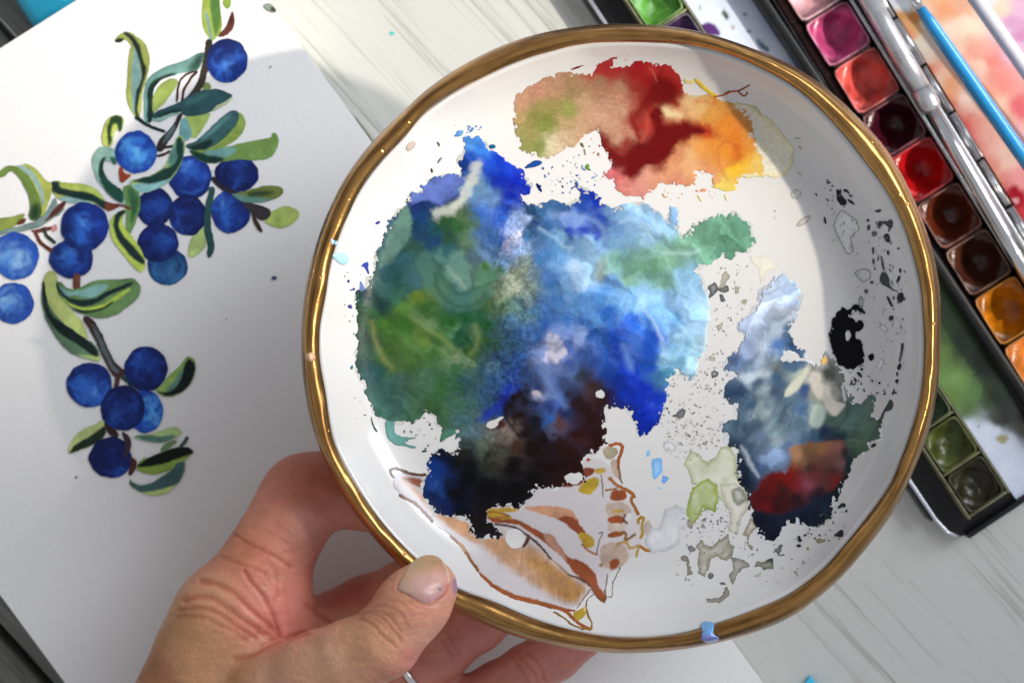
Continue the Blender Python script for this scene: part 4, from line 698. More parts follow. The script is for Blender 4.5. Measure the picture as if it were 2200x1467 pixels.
# ---- reds, oranges and yellows
cv = Canvas(1070, 100, 1720, 450, 1.6)
cv.poly(ZA([(1235, 350), (1400, 370), (1520, 410), (1650, 430), (1760, 500), (1850, 600), (1925, 700), (1925, 790), (1870, 870), (1790, 890), (1740, 870), (1560, 900), (1300, 700)]), (236, 228, 180), rough=9, rscale=26, seed=3, edge=.26, var=.12, wash=.70, smoothp=0)
RED = [(160, 540), (155, 450), (180, 350), (250, 310), (340, 270), (380, 240), (500, 225), (640, 237), (670, 190), (740, 150), (780, 120), (835, 110), (790, 150), (768, 200), (820, 182), (900, 170), (930, 150), (990, 148), (1060, 170), (1110, 180), (1160, 195), (1200, 240), (1215, 270), (1220, 310), (1240, 350), (1290, 380), (1350, 368), (1400, 362), (1430, 390), (1520, 420), (1640, 470), (1670, 560), (1668, 650), (1690, 700), (1735, 800), (1725, 878), (1640, 860), (1580, 900), (1570, 965), (1480, 972), (1430, 950), (1400, 945), (1412, 890), (1360, 860), (1310, 870), (1312, 910), (1250, 945), (1190, 935), (1110, 920), (1060, 940), (1020, 985), (970, 1002), (860, 1000), (800, 950), (790, 890), (710, 908), (740, 840), (780, 790), (730, 730), (700, 640), (690, 590), (640, 600), (580, 640), (540, 700), (480, 700), (430, 747), (360, 770), (300, 745), (240, 737), (190, 700), (190, 650), (165, 610)]
RC = cz(ZA, [(200, 400, 210, 160, 130), (300, 320, 205, 150, 125), (420, 300, 195, 150, 120), (560, 290, 182, 140, 105), (700, 300, 172, 130, 100), (820, 330, 178, 135, 105), (600, 400, 205, 165, 130), (750, 420, 195, 150, 120), (850, 450, 200, 155, 125), (400, 450, 165, 150, 90), (300, 520, 150, 145, 80), (350, 580, 140, 150, 75), (260, 620, 165, 155, 95), (500, 470, 150, 155, 85), (480, 550, 195, 165, 120), (600, 560, 205, 165, 130), (750, 560, 205, 160, 130), (300, 690, 140, 150, 80), (240, 690, 160, 160, 90), (400, 690, 225, 215, 175), (480, 660, 215, 185, 150), (800, 640, 205, 160, 130), (900, 600, 200, 140, 115), (180, 520, 190, 160, 110), (370, 520, 130, 135, 65), (700, 500, 210, 165, 135), (560, 340, 160, 135, 95), (440, 740, 225, 190, 165),
         (700, 200, 190, 50, 50), (800, 215, 180, 40, 45), (950, 200, 175, 30, 35), (1050, 200, 190, 50, 50), (1150, 230, 185, 45, 45), (900, 260, 165, 30, 30), (1000, 270, 160, 25, 28), (1100, 320, 110, 15, 15), (1130, 380, 100, 12, 12), (1050, 360, 150, 20, 20), (1000, 420, 165, 35, 30), (1180, 420, 160, 20, 18), (960, 350, 150, 45, 40), (920, 480, 150, 35, 30), (960, 560, 160, 40, 35), (1040, 480, 170, 25, 22), (1010, 560, 185, 60, 50), (1060, 560, 165, 25, 22), (1130, 560, 150, 15, 15), (1220, 570, 140, 15, 15), (1320, 580, 160, 25, 20), (1250, 620, 130, 10, 12), (1150, 640, 110, 15, 15), (1050, 660, 95, 15, 15), (950, 700, 85, 25, 25), (900, 760, 80, 10, 12), (980, 760, 90, 10, 12), (1080, 780, 120, 15, 15), (900, 840, 110, 15, 20), (780, 720, 130, 20, 25), (730, 660, 125, 20, 22), (845, 690, 150, 45, 40), (1080, 250, 150, 22, 22), (1200, 320, 175, 30, 28), (820, 770, 110, 15, 18), (1130, 740, 130, 15, 15), (740, 240, 175, 50, 45), (850, 280, 160, 70, 60), (1380, 600, 190, 50, 30), (930, 440, 180, 90, 70),
         (760, 850, 225, 120, 125), (830, 880, 225, 115, 115), (860, 940, 225, 140, 125), (950, 950, 225, 150, 140), (1000, 880, 235, 165, 140), (1080, 880, 235, 165, 130), (1180, 900, 230, 150, 120), (1150, 700, 235, 165, 110), (1180, 770, 230, 150, 110), (1280, 760, 240, 190, 130), (1250, 820, 240, 180, 130), (1350, 700, 240, 165, 80), (1400, 650, 235, 150, 60), (1300, 670, 235, 165, 100), (1400, 500, 240, 170, 80), (1300, 460, 245, 195, 130), (1200, 480, 240, 180, 130), (1250, 420, 245, 205, 150), (1450, 430, 235, 165, 80), (1500, 560, 235, 145, 50), (1550, 640, 230, 130, 40), (1480, 720, 235, 150, 50), (1560, 720, 225, 120, 40), (1450, 780, 240, 160, 80), (1550, 830, 240, 190, 50), (1620, 800, 240, 185, 60), (1640, 640, 225, 150, 70), (1600, 500, 230, 160, 90), (1655, 570, 215, 145, 80), (1500, 930, 245, 215, 110), (1420, 930, 240, 180, 110), (1380, 840, 235, 160, 110), (1690, 800, 240, 205, 110), (1110, 470, 245, 210, 160), (1350, 420, 245, 200, 130), (1560, 560, 235, 140, 60), (1170, 820, 238, 170, 120)])
cv.poly(ZA(RED), (0, 0, 0), rough=8, rscale=13, flake=22, seed=6, cps=RC, warp=17, wscale=34, e=11, edge=.08, var=.14, smoothp=0)
W(ZA([(1010, 330), (1060, 270), (1130, 250), (1190, 290), (1205, 350), (1180, 420), (1120, 445), (1060, 430), (1000, 440), (950, 500), (925, 470), (960, 400)]), (118, 15, 16), soft=14, rough=10, rscale=22)
W(ZA([(1050, 420), (1100, 460), (1080, 530), (1150, 560), (1250, 535), (1340, 560), (1400, 600), (1330, 622), (1240, 632), (1175, 680), (1140, 780), (1060, 800), (970, 810), (935, 880), (900, 882), (860, 830), (845, 760), (880, 690), (960, 680), (1030, 640), (1050, 580), (1005, 510)]), (112, 10, 13), soft=8, rough=9, rscale=18)
W(ZA([(695, 635), (740, 685), (800, 735), (860, 765), (870, 830), (800, 785), (735, 730), (698, 670)]), (118, 16, 18), soft=3, rough=4)
W(ZA([(880, 450), (910, 500), (940, 580), (970, 660), (940, 650), (905, 580)]), (140, 28, 24), soft=6, rough=5)
W(ZA([(1095, 455), (1130, 450), (1190, 475), (1240, 500), (1170, 500), (1115, 490)]), (246, 222, 172), soft=7, rough=5)
W(ZA([(960, 660), (1000, 600), (1010, 540), (1000, 490)]), (195, 80, 66), line=7, soft=3, taper=True)
hair = np.exp(-(fbm(cv.x*1.0+6*fbm(cv.x, cv.y, 40, 8), cv.y*4.2-cv.x*.9, 30, 41, 4, .7)/.05)**2)*(1-smooth(cv.x, 1340, 1400)); cv.C *= (1+(.28*hair-.05)*(cv.C.min(-1) > .06))[..., None]
cv.C *= (1+.16*fbm(cv.x, cv.y, 5, 18, 3, .8))[..., None]
W(ZA([(1400, 372), (1440, 405), (1380, 415), (1310, 400)]), (215, 120, 50), line=7, soft=5, rough=3)
W(ZA([(1590, 700), (1540, 668), (1490, 662), (1445, 700), (1438, 760), (1460, 830), (1505, 895)]), (200, 85, 55), line=3.2, soft=1.6, rough=2, alpha=.8)
W(ZA([(1560, 690), (1580, 760), (1540, 800)]), (205, 100, 40), line=9, soft=7)
W(ZA([(1010, 190), (1040, 225), (1055, 280)]), (225, 130, 110), line=1.8, soft=1, smoothp=2)
Y = lambda pts, col, **k: cv.poly(ZA(pts), col, **{**dict(soft=1.5, rough=2, rscale=10, smoothp=2, var=.2), **k})
Y([(1225, 262), (1260, 270), (1300, 275), (1290, 300), (1240, 295)], (240, 228, 150), soft=4)
Y([(1310, 275), (1345, 310), (1380, 340), (1425, 372)], (236, 205, 70), line=8, soft=4)
Y([(1420, 378), (1470, 372), (1530, 345), (1580, 340), (1645, 305)], (165, 80, 40), line=3.4, taper=False)
Y([(1575, 345), (1610, 380), (1630, 350)], (150, 60, 30), line=3.6)
Y([(1480, 365), (1500, 345), (1520, 340)], (200, 120, 70), line=2.4)
Y([(1640, 430), (1690, 445), (1715, 490)], (195, 190, 110), line=3)
Y([(500, 210), (560, 185), (640, 173), (590, 185), (555, 205)], (120, 18, 24))
Y([(1100, 170), (1125, 172), (1118, 182)], (160, 30, 30)); Y([(1310, 960), (1340, 980), (1385, 965), (1350, 950), (1310, 985)], (235, 160, 110), soft=2)
Y([(1395, 940), (1440, 955), (1500, 975), (1570, 965), (1555, 935), (1480, 915)], (242, 215, 105), soft=3); Y([(1095, 985), (1105, 1010), (1125, 1008)], (225, 180, 100), line=3)
Y([(965, 1000), (985, 1030), (975, 1000)], (225, 150, 130), line=3); Y([(1320, 1000), (1340, 1030)], (240, 220, 150), line=4, soft=3); Y([(1490, 1000), (1500, 1030)], (240, 225, 140), line=4, soft=3)
Y([(1940, 680), (1965, 690), (2005, 725), (1985, 735)], (170, 155, 100)); Y([(1930, 640), (1960, 638)], (180, 165, 110), line=3); Y([(1950, 855), (1990, 890)], (190, 180, 130), line=3)
cv.specks(ZA([(700, 780), (760, 720), (700, 620), (640, 640), (640, 720)]), 22, .6, 2.2, [(190, 40, 40), (150, 30, 30), (220, 110, 100)], 12)
cv.specks(ZA([(640, 60), (840, 70), (1150, 140), (1200, 200), (880, 170), (640, 210)]), 26, .5, 1.8, [(170, 40, 50), (210, 130, 130)], 13)
cv.specks(ZA([(1060, 960), (1380, 960), (1500, 1010), (1300, 1040), (1080, 1030)]), 20, .8, 2.6, [(238, 190, 110), (230, 160, 120), (240, 220, 150)], 14, alpha=.9)
cv.mesh('red_orange_paint', zdish, M_paint, plate, lift=.00005, thick=.00004, light=plt_light, relief=.00010)

# ---- greys, navy and maroon
cv = Canvas(1520, 560, 1960, 1180, 1.6)
GREY = [(1060, 180), (1110, 130), (1180, 90), (1230, 130), (1285, 190), (1270, 260), (1240, 330), (1215, 390), (1225, 430), (1250, 470), (1300, 490), (1290, 535), (1180, 500), (1170, 550), (1250, 545), (1310, 550), (1340, 582), (1390, 530), (1400, 490), (1440, 540), (1490, 600), (1500, 680), (1530, 720), (1560, 762), (1600, 765), (1635, 720), (1670, 740), (1650, 800), (1640, 840), (1700, 860), (1690, 950), (1640, 980), (1600, 1040), (1550, 1080), (1530, 1150), (1500, 1200), (1470, 1260), (1450, 1310), (1440, 1370), (1390, 1400), (1350, 1430), (1300, 1420), (1250, 1400), (1200, 1410), (1170, 1450), (1130, 1500), (1080, 1490), (1030, 1420), (1000, 1330), (990, 1280), (1000, 1240), (950, 1200), (930, 1150), (940, 1080), (930, 1000), (900, 1000), (870, 960), (850, 880), (890, 870), (940, 850), (940, 790), (870, 755), (860, 700), (900, 650), (930, 622), (870, 600), (890, 530), (950, 480), (980, 410), (940, 390), (940, 350), (1000, 310), (1050, 250)]
GC = cz(ZB, [(1150, 150, 200, 218, 243), (1180, 120, 195, 215, 240), (1100, 220, 190, 205, 228), (1200, 220, 180, 200, 235), (1250, 200, 170, 195, 235), (1050, 330, 175, 190, 215), (1200, 300, 172, 182, 195), (1150, 380, 150, 165, 180), (1210, 400, 65, 90, 115), (1050, 420, 150, 165, 190), (1150, 480, 80, 115, 165), (1230, 470, 45, 70, 105), (1000, 500, 130, 145, 175), (950, 560, 75, 95, 130), (1000, 580, 95, 115, 135), (1080, 560, 120, 135, 150), (1150, 580, 78, 88, 88), (1000, 640, 150, 165, 175), (900, 700, 36, 56, 80), (950, 710, 32, 52, 76), (1050, 680, 66, 86, 106), (1150, 640, 56, 80, 105), (1240, 560, 56, 80, 105), (1260, 620, 130, 140, 130), (1340, 620, 150, 150, 140), (1400, 700, 160, 155, 145), (1380, 760, 110, 115, 106), (1350, 850, 140, 155, 145), (1420, 640, 60, 65, 60), (1470, 650, 90, 90, 85), (1300, 700, 38, 58, 95), (1300, 800, 55, 80, 110), (1200, 760, 66, 86, 100), (1100, 780, 100, 120, 130), (1050, 800, 120, 135, 140), (1000, 780, 56, 80, 105), (1100, 880, 110, 130, 140), (1180, 850, 76, 96, 110), (1250, 880, 66, 86, 100), (1000, 900, 66, 86, 105), (950, 880, 46, 66, 80), (1050, 960, 88, 108, 128), (1150, 960, 120, 135, 145), (1130, 1050, 110, 130, 160), (1200, 1000, 78, 98, 128), (1000, 1000, 56, 76, 96), (950, 1030, 28, 42, 56), (980, 1100, 18, 32, 46), (960, 1170, 12, 22, 36), (1050, 1100, 46, 66, 96), (1340, 950, 46, 70, 90), (1400, 920, 18, 32, 56), (1450, 860, 56, 76, 66), (1550, 880, 58, 78, 72), (1620, 900, 62, 82, 72), (1560, 950, 52, 72, 62), (1600, 1000, 56, 76, 58), (1480, 960, 22, 36, 46), (1650, 780, 76, 92, 82), (1080, 720, 130, 145, 150), (1150, 720, 60, 75, 95), (1210, 540, 60, 85, 110), (1100, 480, 165, 178, 195), (1070, 620, 140, 155, 165), (1150, 900, 90, 112, 122), (1080, 830, 128, 142, 146), (1560, 820, 66, 88, 84), (1680, 880, 58, 74, 60), (1510, 800, 60, 76, 70),
         (1100, 1400, 10, 15, 30), (1200, 1370, 14, 18, 33), (1300, 1360, 14, 22, 42), (1400, 1330, 18, 28, 42), (1450, 1250, 14, 22, 32), (1500, 1170, 20, 30, 35), (1350, 1400, 14, 22, 36), (1520, 1080, 26, 40, 44), (1090, 1460, 8, 12, 24)])
cv.poly(ZB(GREY), (0, 0, 0), rough=9, rscale=14, flake=26, seed=15, cps=GC, warp=18, wscale=38, e=8, edge=.08, var=.22, smoothp=0)
marble(cv, .50, -.9, 32, 310)
W(ZB([(1185, 740), (1200, 690), (1250, 640), (1310, 570), (1330, 580), (1300, 640), (1250, 710), (1200, 745)]), (178, 178, 162), soft=4, rough=3, var=.15)
W(ZB([(1310, 620), (1340, 600), (1370, 630), (1385, 680), (1410, 720), (1460, 770), (1510, 770), (1490, 810), (1450, 845), (1410, 810), (1390, 760), (1350, 740), (1330, 690)]), (172, 167, 156), soft=4, rough=3, var=.15)
W(ZB([(1330, 790), (1390, 770), (1400, 830), (1380, 900), (1320, 900)]), (150, 164, 152), soft=6, rough=3)
W(ZB([(1330, 580), (1390, 600), (1430, 660), (1450, 720)]), (60, 64, 60), line=9, soft=5, rough=3); W(ZB([(1400, 540), (1450, 600), (1480, 690), (1495, 770)]), (70, 72, 66), line=5, soft=3); W(ZB([(1495, 690), (1503, 760)]), (215, 218, 222), line=4, soft=2)
W(ZB([(1350, 550), (1380, 520), (1410, 530), (1415, 560), (1370, 575)]), (212, 165, 85), soft=4, rough=2)
W(ZB([(960, 1000), (985, 1040), (1010, 1100), (1050, 1160)]), (190, 200, 212), line=7, soft=4, taper=True)
W(ZB([(960, 640), (1040, 630), (1110, 620)]), (178, 190, 198), line=8, soft=6, rough=3, taper=True)
W(ZB([(870, 730), (950, 720), (1010, 750), (1100, 730), (1180, 680)]), (26, 42, 62), line=6, soft=6, rough=5, alpha=.7)
W(ZB([(1110, 480), (1160, 450), (1200, 440), (1150, 470), (1120, 510)]), (60, 100, 160), line=9, soft=5)
cv.poly(ZB([(1060, 1160), (1120, 1130), (1200, 1127), (1222, 1090), (1210, 1040), (1218, 1000), (1300, 985), (1390, 972), (1485, 960), (1525, 1000), (1522, 1080), (1480, 1180), (1455, 1225), (1380, 1260), (1300, 1300), (1200, 1352), (1090, 1352), (1010, 1320), (1000, 1260), (1050, 1220)]), (0, 0, 0), soft=6, rough=9, rscale=20, warp=14, wscale=30, e=12, var=.3,
        cps=[(x_, y_, r_*.80, g_*.80, b_*.80) for x_, y_, r_, g_, b_ in cz(ZB, [(1250, 1050, 180, 135, 98), (1245, 1020, 175, 130, 95), (1290, 1080, 135, 98, 68), (1310, 1020, 120, 90, 60), (1380, 1000, 145, 98, 62), (1450, 1020, 135, 88, 76), (1480, 1080, 122, 88, 92), (1400, 1080, 110, 70, 60), (1350, 1150, 120, 50, 55), (1200, 1150, 115, 14, 11), (1120, 1200, 98, 14, 14), (1180, 1220, 46, 18, 18), (1250, 1200, 132, 24, 24), (1300, 1210, 142, 72, 88), (1400, 1170, 88, 48, 48), (1460, 1180, 122, 30, 30), (1050, 1280, 86, 14, 18), (1150, 1300, 56, 11, 18), (1250, 1280, 36, 18, 28), (1350, 1250, 28, 22, 38), (1330, 1120, 70, 45, 42), (1220, 1170, 125, 16, 12), (1450, 1130, 70, 40, 40), (1080, 1320, 100, 14, 18), (1180, 1150, 112, 14, 12), (1510, 1050, 40, 26, 36)])])
cv.hole(ZB([(1175, 545), (1185, 500), (1215, 495), (1240, 500), (1265, 520), (1272, 540), (1230, 542), (1210, 535), (1195, 552)]), 2, 8); cv.hole(ZB([(880, 650), (930, 612), (925, 640), (895, 655)]), 2, 9); cv.hole(ZB([(860, 930), (890, 918), (900, 960), (885, 1000), (860, 980)]), 2, 10); cv.hole(ZB([(900, 790), (935, 770), (935, 850), (900, 860)]), 3, 11)
cv.mesh('grey_maroon_paint', zdish, M_gloss, plate, lift=.00005, thick=.00006, light=lambda x, y: plt_light(x, y)*.95, relief=.00012)

# ---- the black blot and its spatter
cv = Canvas(1700, 350, 1990, 1300, 1.7); DKG = [(30, 32, 34), (60, 62, 62), (85, 88, 88), (20, 20, 22)]
Bk = lambda Zf, pts, col=(8, 8, 9), **k: cv.poly(Zf(pts), col, **{**dict(soft=1.0, rough=1.6, rscale=8, smoothp=1, edge=.3), **k})
Bk(ZB, [(1460, 290), (1500, 270), (1560, 253), (1605, 275), (1612, 300), (1580, 300), (1550, 275), (1528, 320), (1560, 335), (1600, 330), (1607, 370), (1572, 400), (1592, 430), (1602, 480), (1613, 540), (1582, 590), (1530, 602), (1480, 572), (1450, 530), (1428, 470), (1418, 400), (1438, 340)], rough=7, flake=18, rscale=10, edge=0)
cv.hole(ZB([(1508, 390), (1535, 392), (1538, 425), (1525, 448), (1506, 440)]), 2); cv.hole(ZB([(1560, 395), (1590, 398), (1580, 440), (1560, 432)]), 2)
Bk(ZB, [(1630, 515), (1655, 512), (1660, 540), (1640, 552), (1626, 538)])
for pts, c in [([(310, 190), (330, 200), (360, 240), (390, 268), (380, 300), (330, 290)], 40), ([(602, 430), (610, 408), (655, 412), (700, 400), (712, 440), (690, 472), (672, 440), (640, 425), (618, 462), (602, 460)], 62), ([(640, 510), (680, 490), (692, 550), (672, 562)], 40), ([(620, 780), (650, 758), (682, 800), (690, 862), (720, 890), (745, 895), (735, 905), (690, 880), (618, 845)], 62), ([(740, 920), (780, 903), (792, 940), (767, 987), (742, 970)], 40), ([(664, 930), (682, 935), (695, 970), (718, 1012), (690, 1002)], 52), ([(733, 835), (742, 805), (755, 785), (765, 800), (755, 832)], 44), ([(755, 740), (770, 735), (768, 770), (755, 772)], 50), ([(525, 395), (545, 392), (543, 415), (528, 415)], 60), ([(528, 440), (550, 430), (550, 470), (535, 478)], 66), ([(560, 480), (598, 480), (600, 510), (570, 520)], 95), ([(575, 345), (600, 330), (635, 325), (620, 350)], 70), ([(385, 245), (430, 270), (445, 300), (415, 285)], 46), ([(358, 190), (385, 182), (405, 205), (400, 225), (388, 205), (365, 200)], 55), ([(225, 380), (240, 376), (248, 425), (236, 430)], 46), ([(680, 1075), (712, 1065), (715, 1095), (690, 1110)], 60), ([(630, 640), (645, 700), (655, 760), (640, 750), (625, 670)], 80), ([(508, 885), (540, 885), (530, 920), (515, 915)], 85), ([(555, 825), (578, 825), (575, 850), (552, 845)], 75), ([(768, 1260), (790, 1265), (775, 1340), (760, 1400), (752, 1390), (765, 1320)], 60), ([(745, 1410), (770, 1408), (765, 1450), (740, 1445)], 80), ([(668, 612), (688, 618), (684, 648), (670, 648)], 50), ([(565, 590), (580, 590), (578, 640), (566, 645)], 70), ([(568, 670), (585, 672), (580, 712), (568, 708)], 72), ([(572, 735), (592, 738), (585, 758)], 62)]:
    Bk(ZR, pts, (c, c+1, c+2))
for pts in ([(822, 290), (850, 278), (885, 320), (895, 365), (870, 360), (840, 325)], [(785, 365), (810, 352), (835, 410), (810, 420)], [(1155, 570), (1180, 535), (1195, 550), (1165, 590)], [(1005, 1205), (1050, 1185), (1080, 1210), (1040, 1230), (1010, 1250)], [(1305, 390), (1335, 365), (1358, 390), (1335, 428), (1308, 415)], [(1335, 205), (1370, 165), (1390, 200), (1365, 260), (1335, 245)], [(1320, 280), (1345, 275), (1345, 335), (1322, 335)], [(1265, 570), (1285, 510), (1302, 470), (1300, 530), (1285, 580)], [(1300, 540), (1330, 525), (1335, 550), (1300, 565)], [(875, 240), (905, 235), (905, 265), (880, 268)], [(915, 220), (935, 222), (930, 245)]): Bk(ZX, pts, (34, 37, 38))
Bk(ZX, [(1215, 690), (1235, 632), (1270, 638), (1288, 690), (1270, 750), (1215, 782), (1180, 780), (1160, 850), (1130, 905), (1090, 935), (1080, 905), (1120, 870), (1150, 790)], (58, 66, 58))
for pts in ([(1680, 320), (1740, 282), (1768, 285), (1768, 350), (1720, 362)], [(1710, 40), (1755, 0), (1795, 5), (1790, 42), (1745, 40), (1715, 62)], [(1785, 75), (1810, 62), (1812, 95), (1790, 103)], [(1620, 125), (1640, 112), (1642, 135)], [(1672, 95), (1695, 80), (1695, 112)], [(1762, 240), (1785, 238), (1775, 258)], [(1285, 345), (1315, 338), (1320, 380), (1345, 390), (1320, 412), (1295, 400)], [(1270, 440), (1310, 430), (1335, 450), (1295, 465)]): Bk(ZY, pts, (38, 42, 42))
cv.specks(ZR([(180, 80), (300, 60), (440, 250), (480, 310), (380, 310), (170, 300)]), 70, .5, 2.8, DKG, 21, 2.2, ang=1.1)
cv.specks(ZB([(1510, 590), (1640, 560), (1660, 640), (1600, 720), (1520, 690)]), 60, .5, 2.6, DKG, 22)
cv.specks(ZR([(530, 330), (700, 380), (800, 700), (800, 1100), (800, 1440), (730, 1440), (700, 1000), (600, 640), (530, 560)]), 110, .5, 3.4, [(70, 72, 72), (110, 112, 112), (50, 52, 54), (140, 140, 138)], 23, 2.4, ang=1.4)
cv.specks(ZX([(900, 400), (1180, 380), (1420, 300), (1400, 640), (1000, 560)]), 34, .5, 2.6, DKG, 24)
cv.specks(ZY([(1500, 60), (1700, 40), (1840, 60), (1760, 330), (1500, 380), (1100, 400), (1080, 300), (1500, 250)]), 80, .5, 3.0, DKG, 25)
cv.specks(ZX([(1150, 760), (1280, 780), (1240, 1000), (1000, 1400), (1100, 1150)]), 20, .4, 1.6, DKG, 26)
o = cv.mesh('black_paint', zdish, vcol('black_watercolour', .3, (300, .1, .0005, 4), spec=.10), plate, lift=.00024, thick=.00003, light=plt_light)

# ---- thin dried washes: olive, beige and clear rings
cv = Canvas(740, 90, 1990, 1340, 2.0)
St = lambda Zf, pts, col, **k: cv.poly(Zf(pts), col, **{**dict(soft=1.1, rough=5, rscale=13, smoothp=0, edge=.34, var=.25, wash=.38), **k})
for poly_, c_, sd_ in ((MAIN, (212, 212, 208), 3), (ZB(GREY), (190, 194, 198), 4)):   # pale tide marks round the big puddles
    cv.poly(poly_, c_, soft=1.4, rough=18, rscale=26, seed=sd_, flake=10, edge=.10, var=.1, smoothp=0)
St(ZL, [(80, 570), (160, 540), (240, 580), (252, 650), (180, 700), (170, 800), (100, 822), (0, 852), (-50, 760), (0, 680), (50, 690)], (186, 187, 190), edge=.12)
St(ZB, [(690, 1020), (742, 1040), (780, 1087), (830, 1050), (845, 1000), (905, 1000), (932, 1060), (942, 1150), (1000, 1240), (992, 1282), (930, 1310), (880, 1330), (860, 1290), (820, 1240), (700, 1190), (690, 1140), (660, 1090)], (172, 176, 142))
St(ZB, [(850, 1200), (930, 1190), (1000, 1255), (1000, 1330), (960, 1370), (935, 1460), (895, 1440), (905, 1360), (870, 1290)], (180, 177, 160))
St(ZB, [(905, 1230), (950, 1210), (998, 1262), (985, 1290), (945, 1310), (920, 1290)], (120, 122, 104), soft=3)
St(ZB, [(700, 1212), (780, 1170), (832, 1200), (842, 1280), (822, 1345), (760, 1322), (720, 1400), (690, 1420), (672, 1340)], (140, 155, 66), edge=.2)
St(ZB, [(1000, 0), (1100, 10), (1160, 60), (1100, 75), (1060, 150), (1050, 60), (1010, 30)], (226, 224, 205), edge=.16)
St(ZY, [(240, 570), (250, 510), (220, 440), (290, 395), (310, 440), (380, 460), (450, 400), (555, 335), (570, 420), (612, 480), (600, 560), (540, 615), (480, 600), (445, 565), (370, 585), (350, 690), (310, 770), (245, 740)], (138, 132, 112))
St(ZY, [(590, 575), (680, 580), (770, 620), (785, 660), (700, 700), (640, 790), (595, 865), (560, 770), (605, 690)], (134, 130, 120)); St(ZY, [(705, 340), (760, 250), (790, 150), (830, 180), (870, 250), (800, 340), (770, 400), (820, 470), (790, 490), (760, 430), (755, 345)], (138, 130, 110))
St(ZY, [(830, 675), (870, 605), (940, 620), (965, 585), (1035, 582), (1030, 690), (930, 710), (890, 670)], (108, 108, 90)); St(ZY, [(960, 590), (1030, 585), (1030, 625), (960, 630)], (60, 64, 66), soft=4)
St(ZY, [(60, 590), (90, 545), (140, 560), (170, 630), (155, 660), (180, 745), (130, 755), (125, 680), (135, 610), (90, 605)], (128, 122, 108)); St(ZY, [(320, 1000), (350, 985), (400, 1010), (470, 990), (510, 960), (510, 900), (540, 880), (572, 935), (560, 980), (480, 1040), (380, 1056), (330, 1040)], (132, 124, 112))
St(ZY, [(345, 765), (370, 720), (415, 735), (410, 770), (370, 798)], (90, 92, 92)); St(ZY, [(480, 830), (520, 815), (535, 850), (500, 858)], (96, 94, 96)); St(ZY, [(270, 240), (300, 208), (318, 270), (285, 270)], (140, 140, 145)); St(ZY, [(1480, 400), (1525, 365), (1575, 380), (1565, 415), (1500, 430)], (134, 122, 96)); St(ZY, [(1380, 490), (1385, 455), (1412, 455), (1405, 503)], (140, 136, 112)); St(ZY, [(1055, 500), (1090, 440), (1128, 435), (1115, 490), (1090, 540), (1150, 525), (1150, 550), (1090, 556)], (96, 104, 100)); St(ZY, [(820, 765), (870, 730), (910, 725), (880, 770)], (178, 176, 164)); St(ZY, [(1315, 625), (1350, 595), (1372, 620), (1340, 645)], (160, 156, 148)); St(ZY, [(130, 190), (170, 185), (200, 260), (170, 282), (140, 250)], (150, 142, 128)); St(ZY, [(135, 460), (185, 445), (215, 470), (190, 505), (150, 500)], (112, 116, 118)); St(ZY, [(1245, 722), (1265, 718), (1300, 770), (1275, 775)], (150, 148, 138)); St(ZY, [(0, 730), (45, 735), (40, 757), (5, 750)], (195, 192, 172))
St(ZL, [(3, 250), (62, 248), (72, 320), (20, 382), (3, 370)], (112, 172, 224), edge=.1); St(ZL, [(70, 350), (108, 380), (80, 418), (63, 400)], (100, 152, 216), edge=.1); St(ZL, [(-40, 200), (-15, 190), (-10, 230), (-35, 230)], (130, 185, 228), edge=.1); St(ZL, [(35, 430), (60, 430), (50, 455)], (150, 190, 225), edge=.1)
ring = lambda Zf, pts, col=(96, 98, 100), wd=2.0, fill=(196, 197, 198), **k: (St(Zf, pts, fill, edge=.05, var=.05, **k), cv.poly(Zf(list(pts)+[pts[0]]), col, soft=1, line=wd, rough=2.2, rscale=11, smoothp=1, **k))
ring(ZR, [(350, 330), (400, 360), (450, 400), (485, 470), (440, 490), (412, 520), (432, 600), (420, 640), (380, 632), (350, 560), (290, 450), (312, 390)])
ring(ZR, [(445, 770), (500, 740), (550, 755), (555, 800), (530, 825), (500, 842), (470, 805)], (105, 107, 108), 2.0, (168, 169, 168)); ring(ZR, [(465, 980), (488, 925), (510, 960), (500, 1005), (475, 1005)], (95, 97, 98), 2, (150, 151, 150)); ring(ZA, [(1905, 985), (1940, 955), (1975, 985), (1940, 1022), (1912, 1015)], (150, 148, 140), 2, (205, 204, 198)); ring(ZA, [(1940, 1190), (1975, 1145), (2030, 1118), (2025, 1150), (1960, 1195)], (140, 138, 128), 2, (196, 194, 184)); ring(ZR, [(615, 1150), (640, 1130), (670, 1150), (685, 1180), (640, 1165)], (130, 132, 132)); ring(ZR, [(600, 1420), (625, 1370), (652, 1385), (630, 1440), (605, 1448)], (140, 142, 142)); ring(ZL, [(75, 170), (100, 140), (125, 150), (160, 170), (140, 205), (90, 200)], (160, 160, 164), 1.6, (198, 199, 202))
for pts in ([(790, 535), (805, 518), (825, 525), (820, 550), (795, 552)], [(860, 95), (885, 78), (905, 110), (880, 140), (865, 180), (840, 185), (850, 140)], [(925, 165), (955, 158), (950, 190), (930, 200)], [(955, 235), (990, 225), (985, 260), (965, 255)], [(830, 370), (865, 345), (860, 380), (840, 390)]): St(ZB, pts, (168, 164, 148))
for pts in ([(785, 165), (800, 150), (820, 135), (840, 160), (830, 190), (790, 225), (795, 185)], [(820, 175), (860, 165), (890, 150), (895, 180), (860, 195)], [(840, 200), (865, 205), (875, 235), (850, 245)], [(800, 620), (815, 600), (840, 610), (835, 635), (805, 640)], [(620, 830), (650, 800), (668, 810), (660, 850), (590, 840)], [(560, 790), (580, 800), (570, 815)]): St(ZB, pts, (92, 95, 98), rough=3)
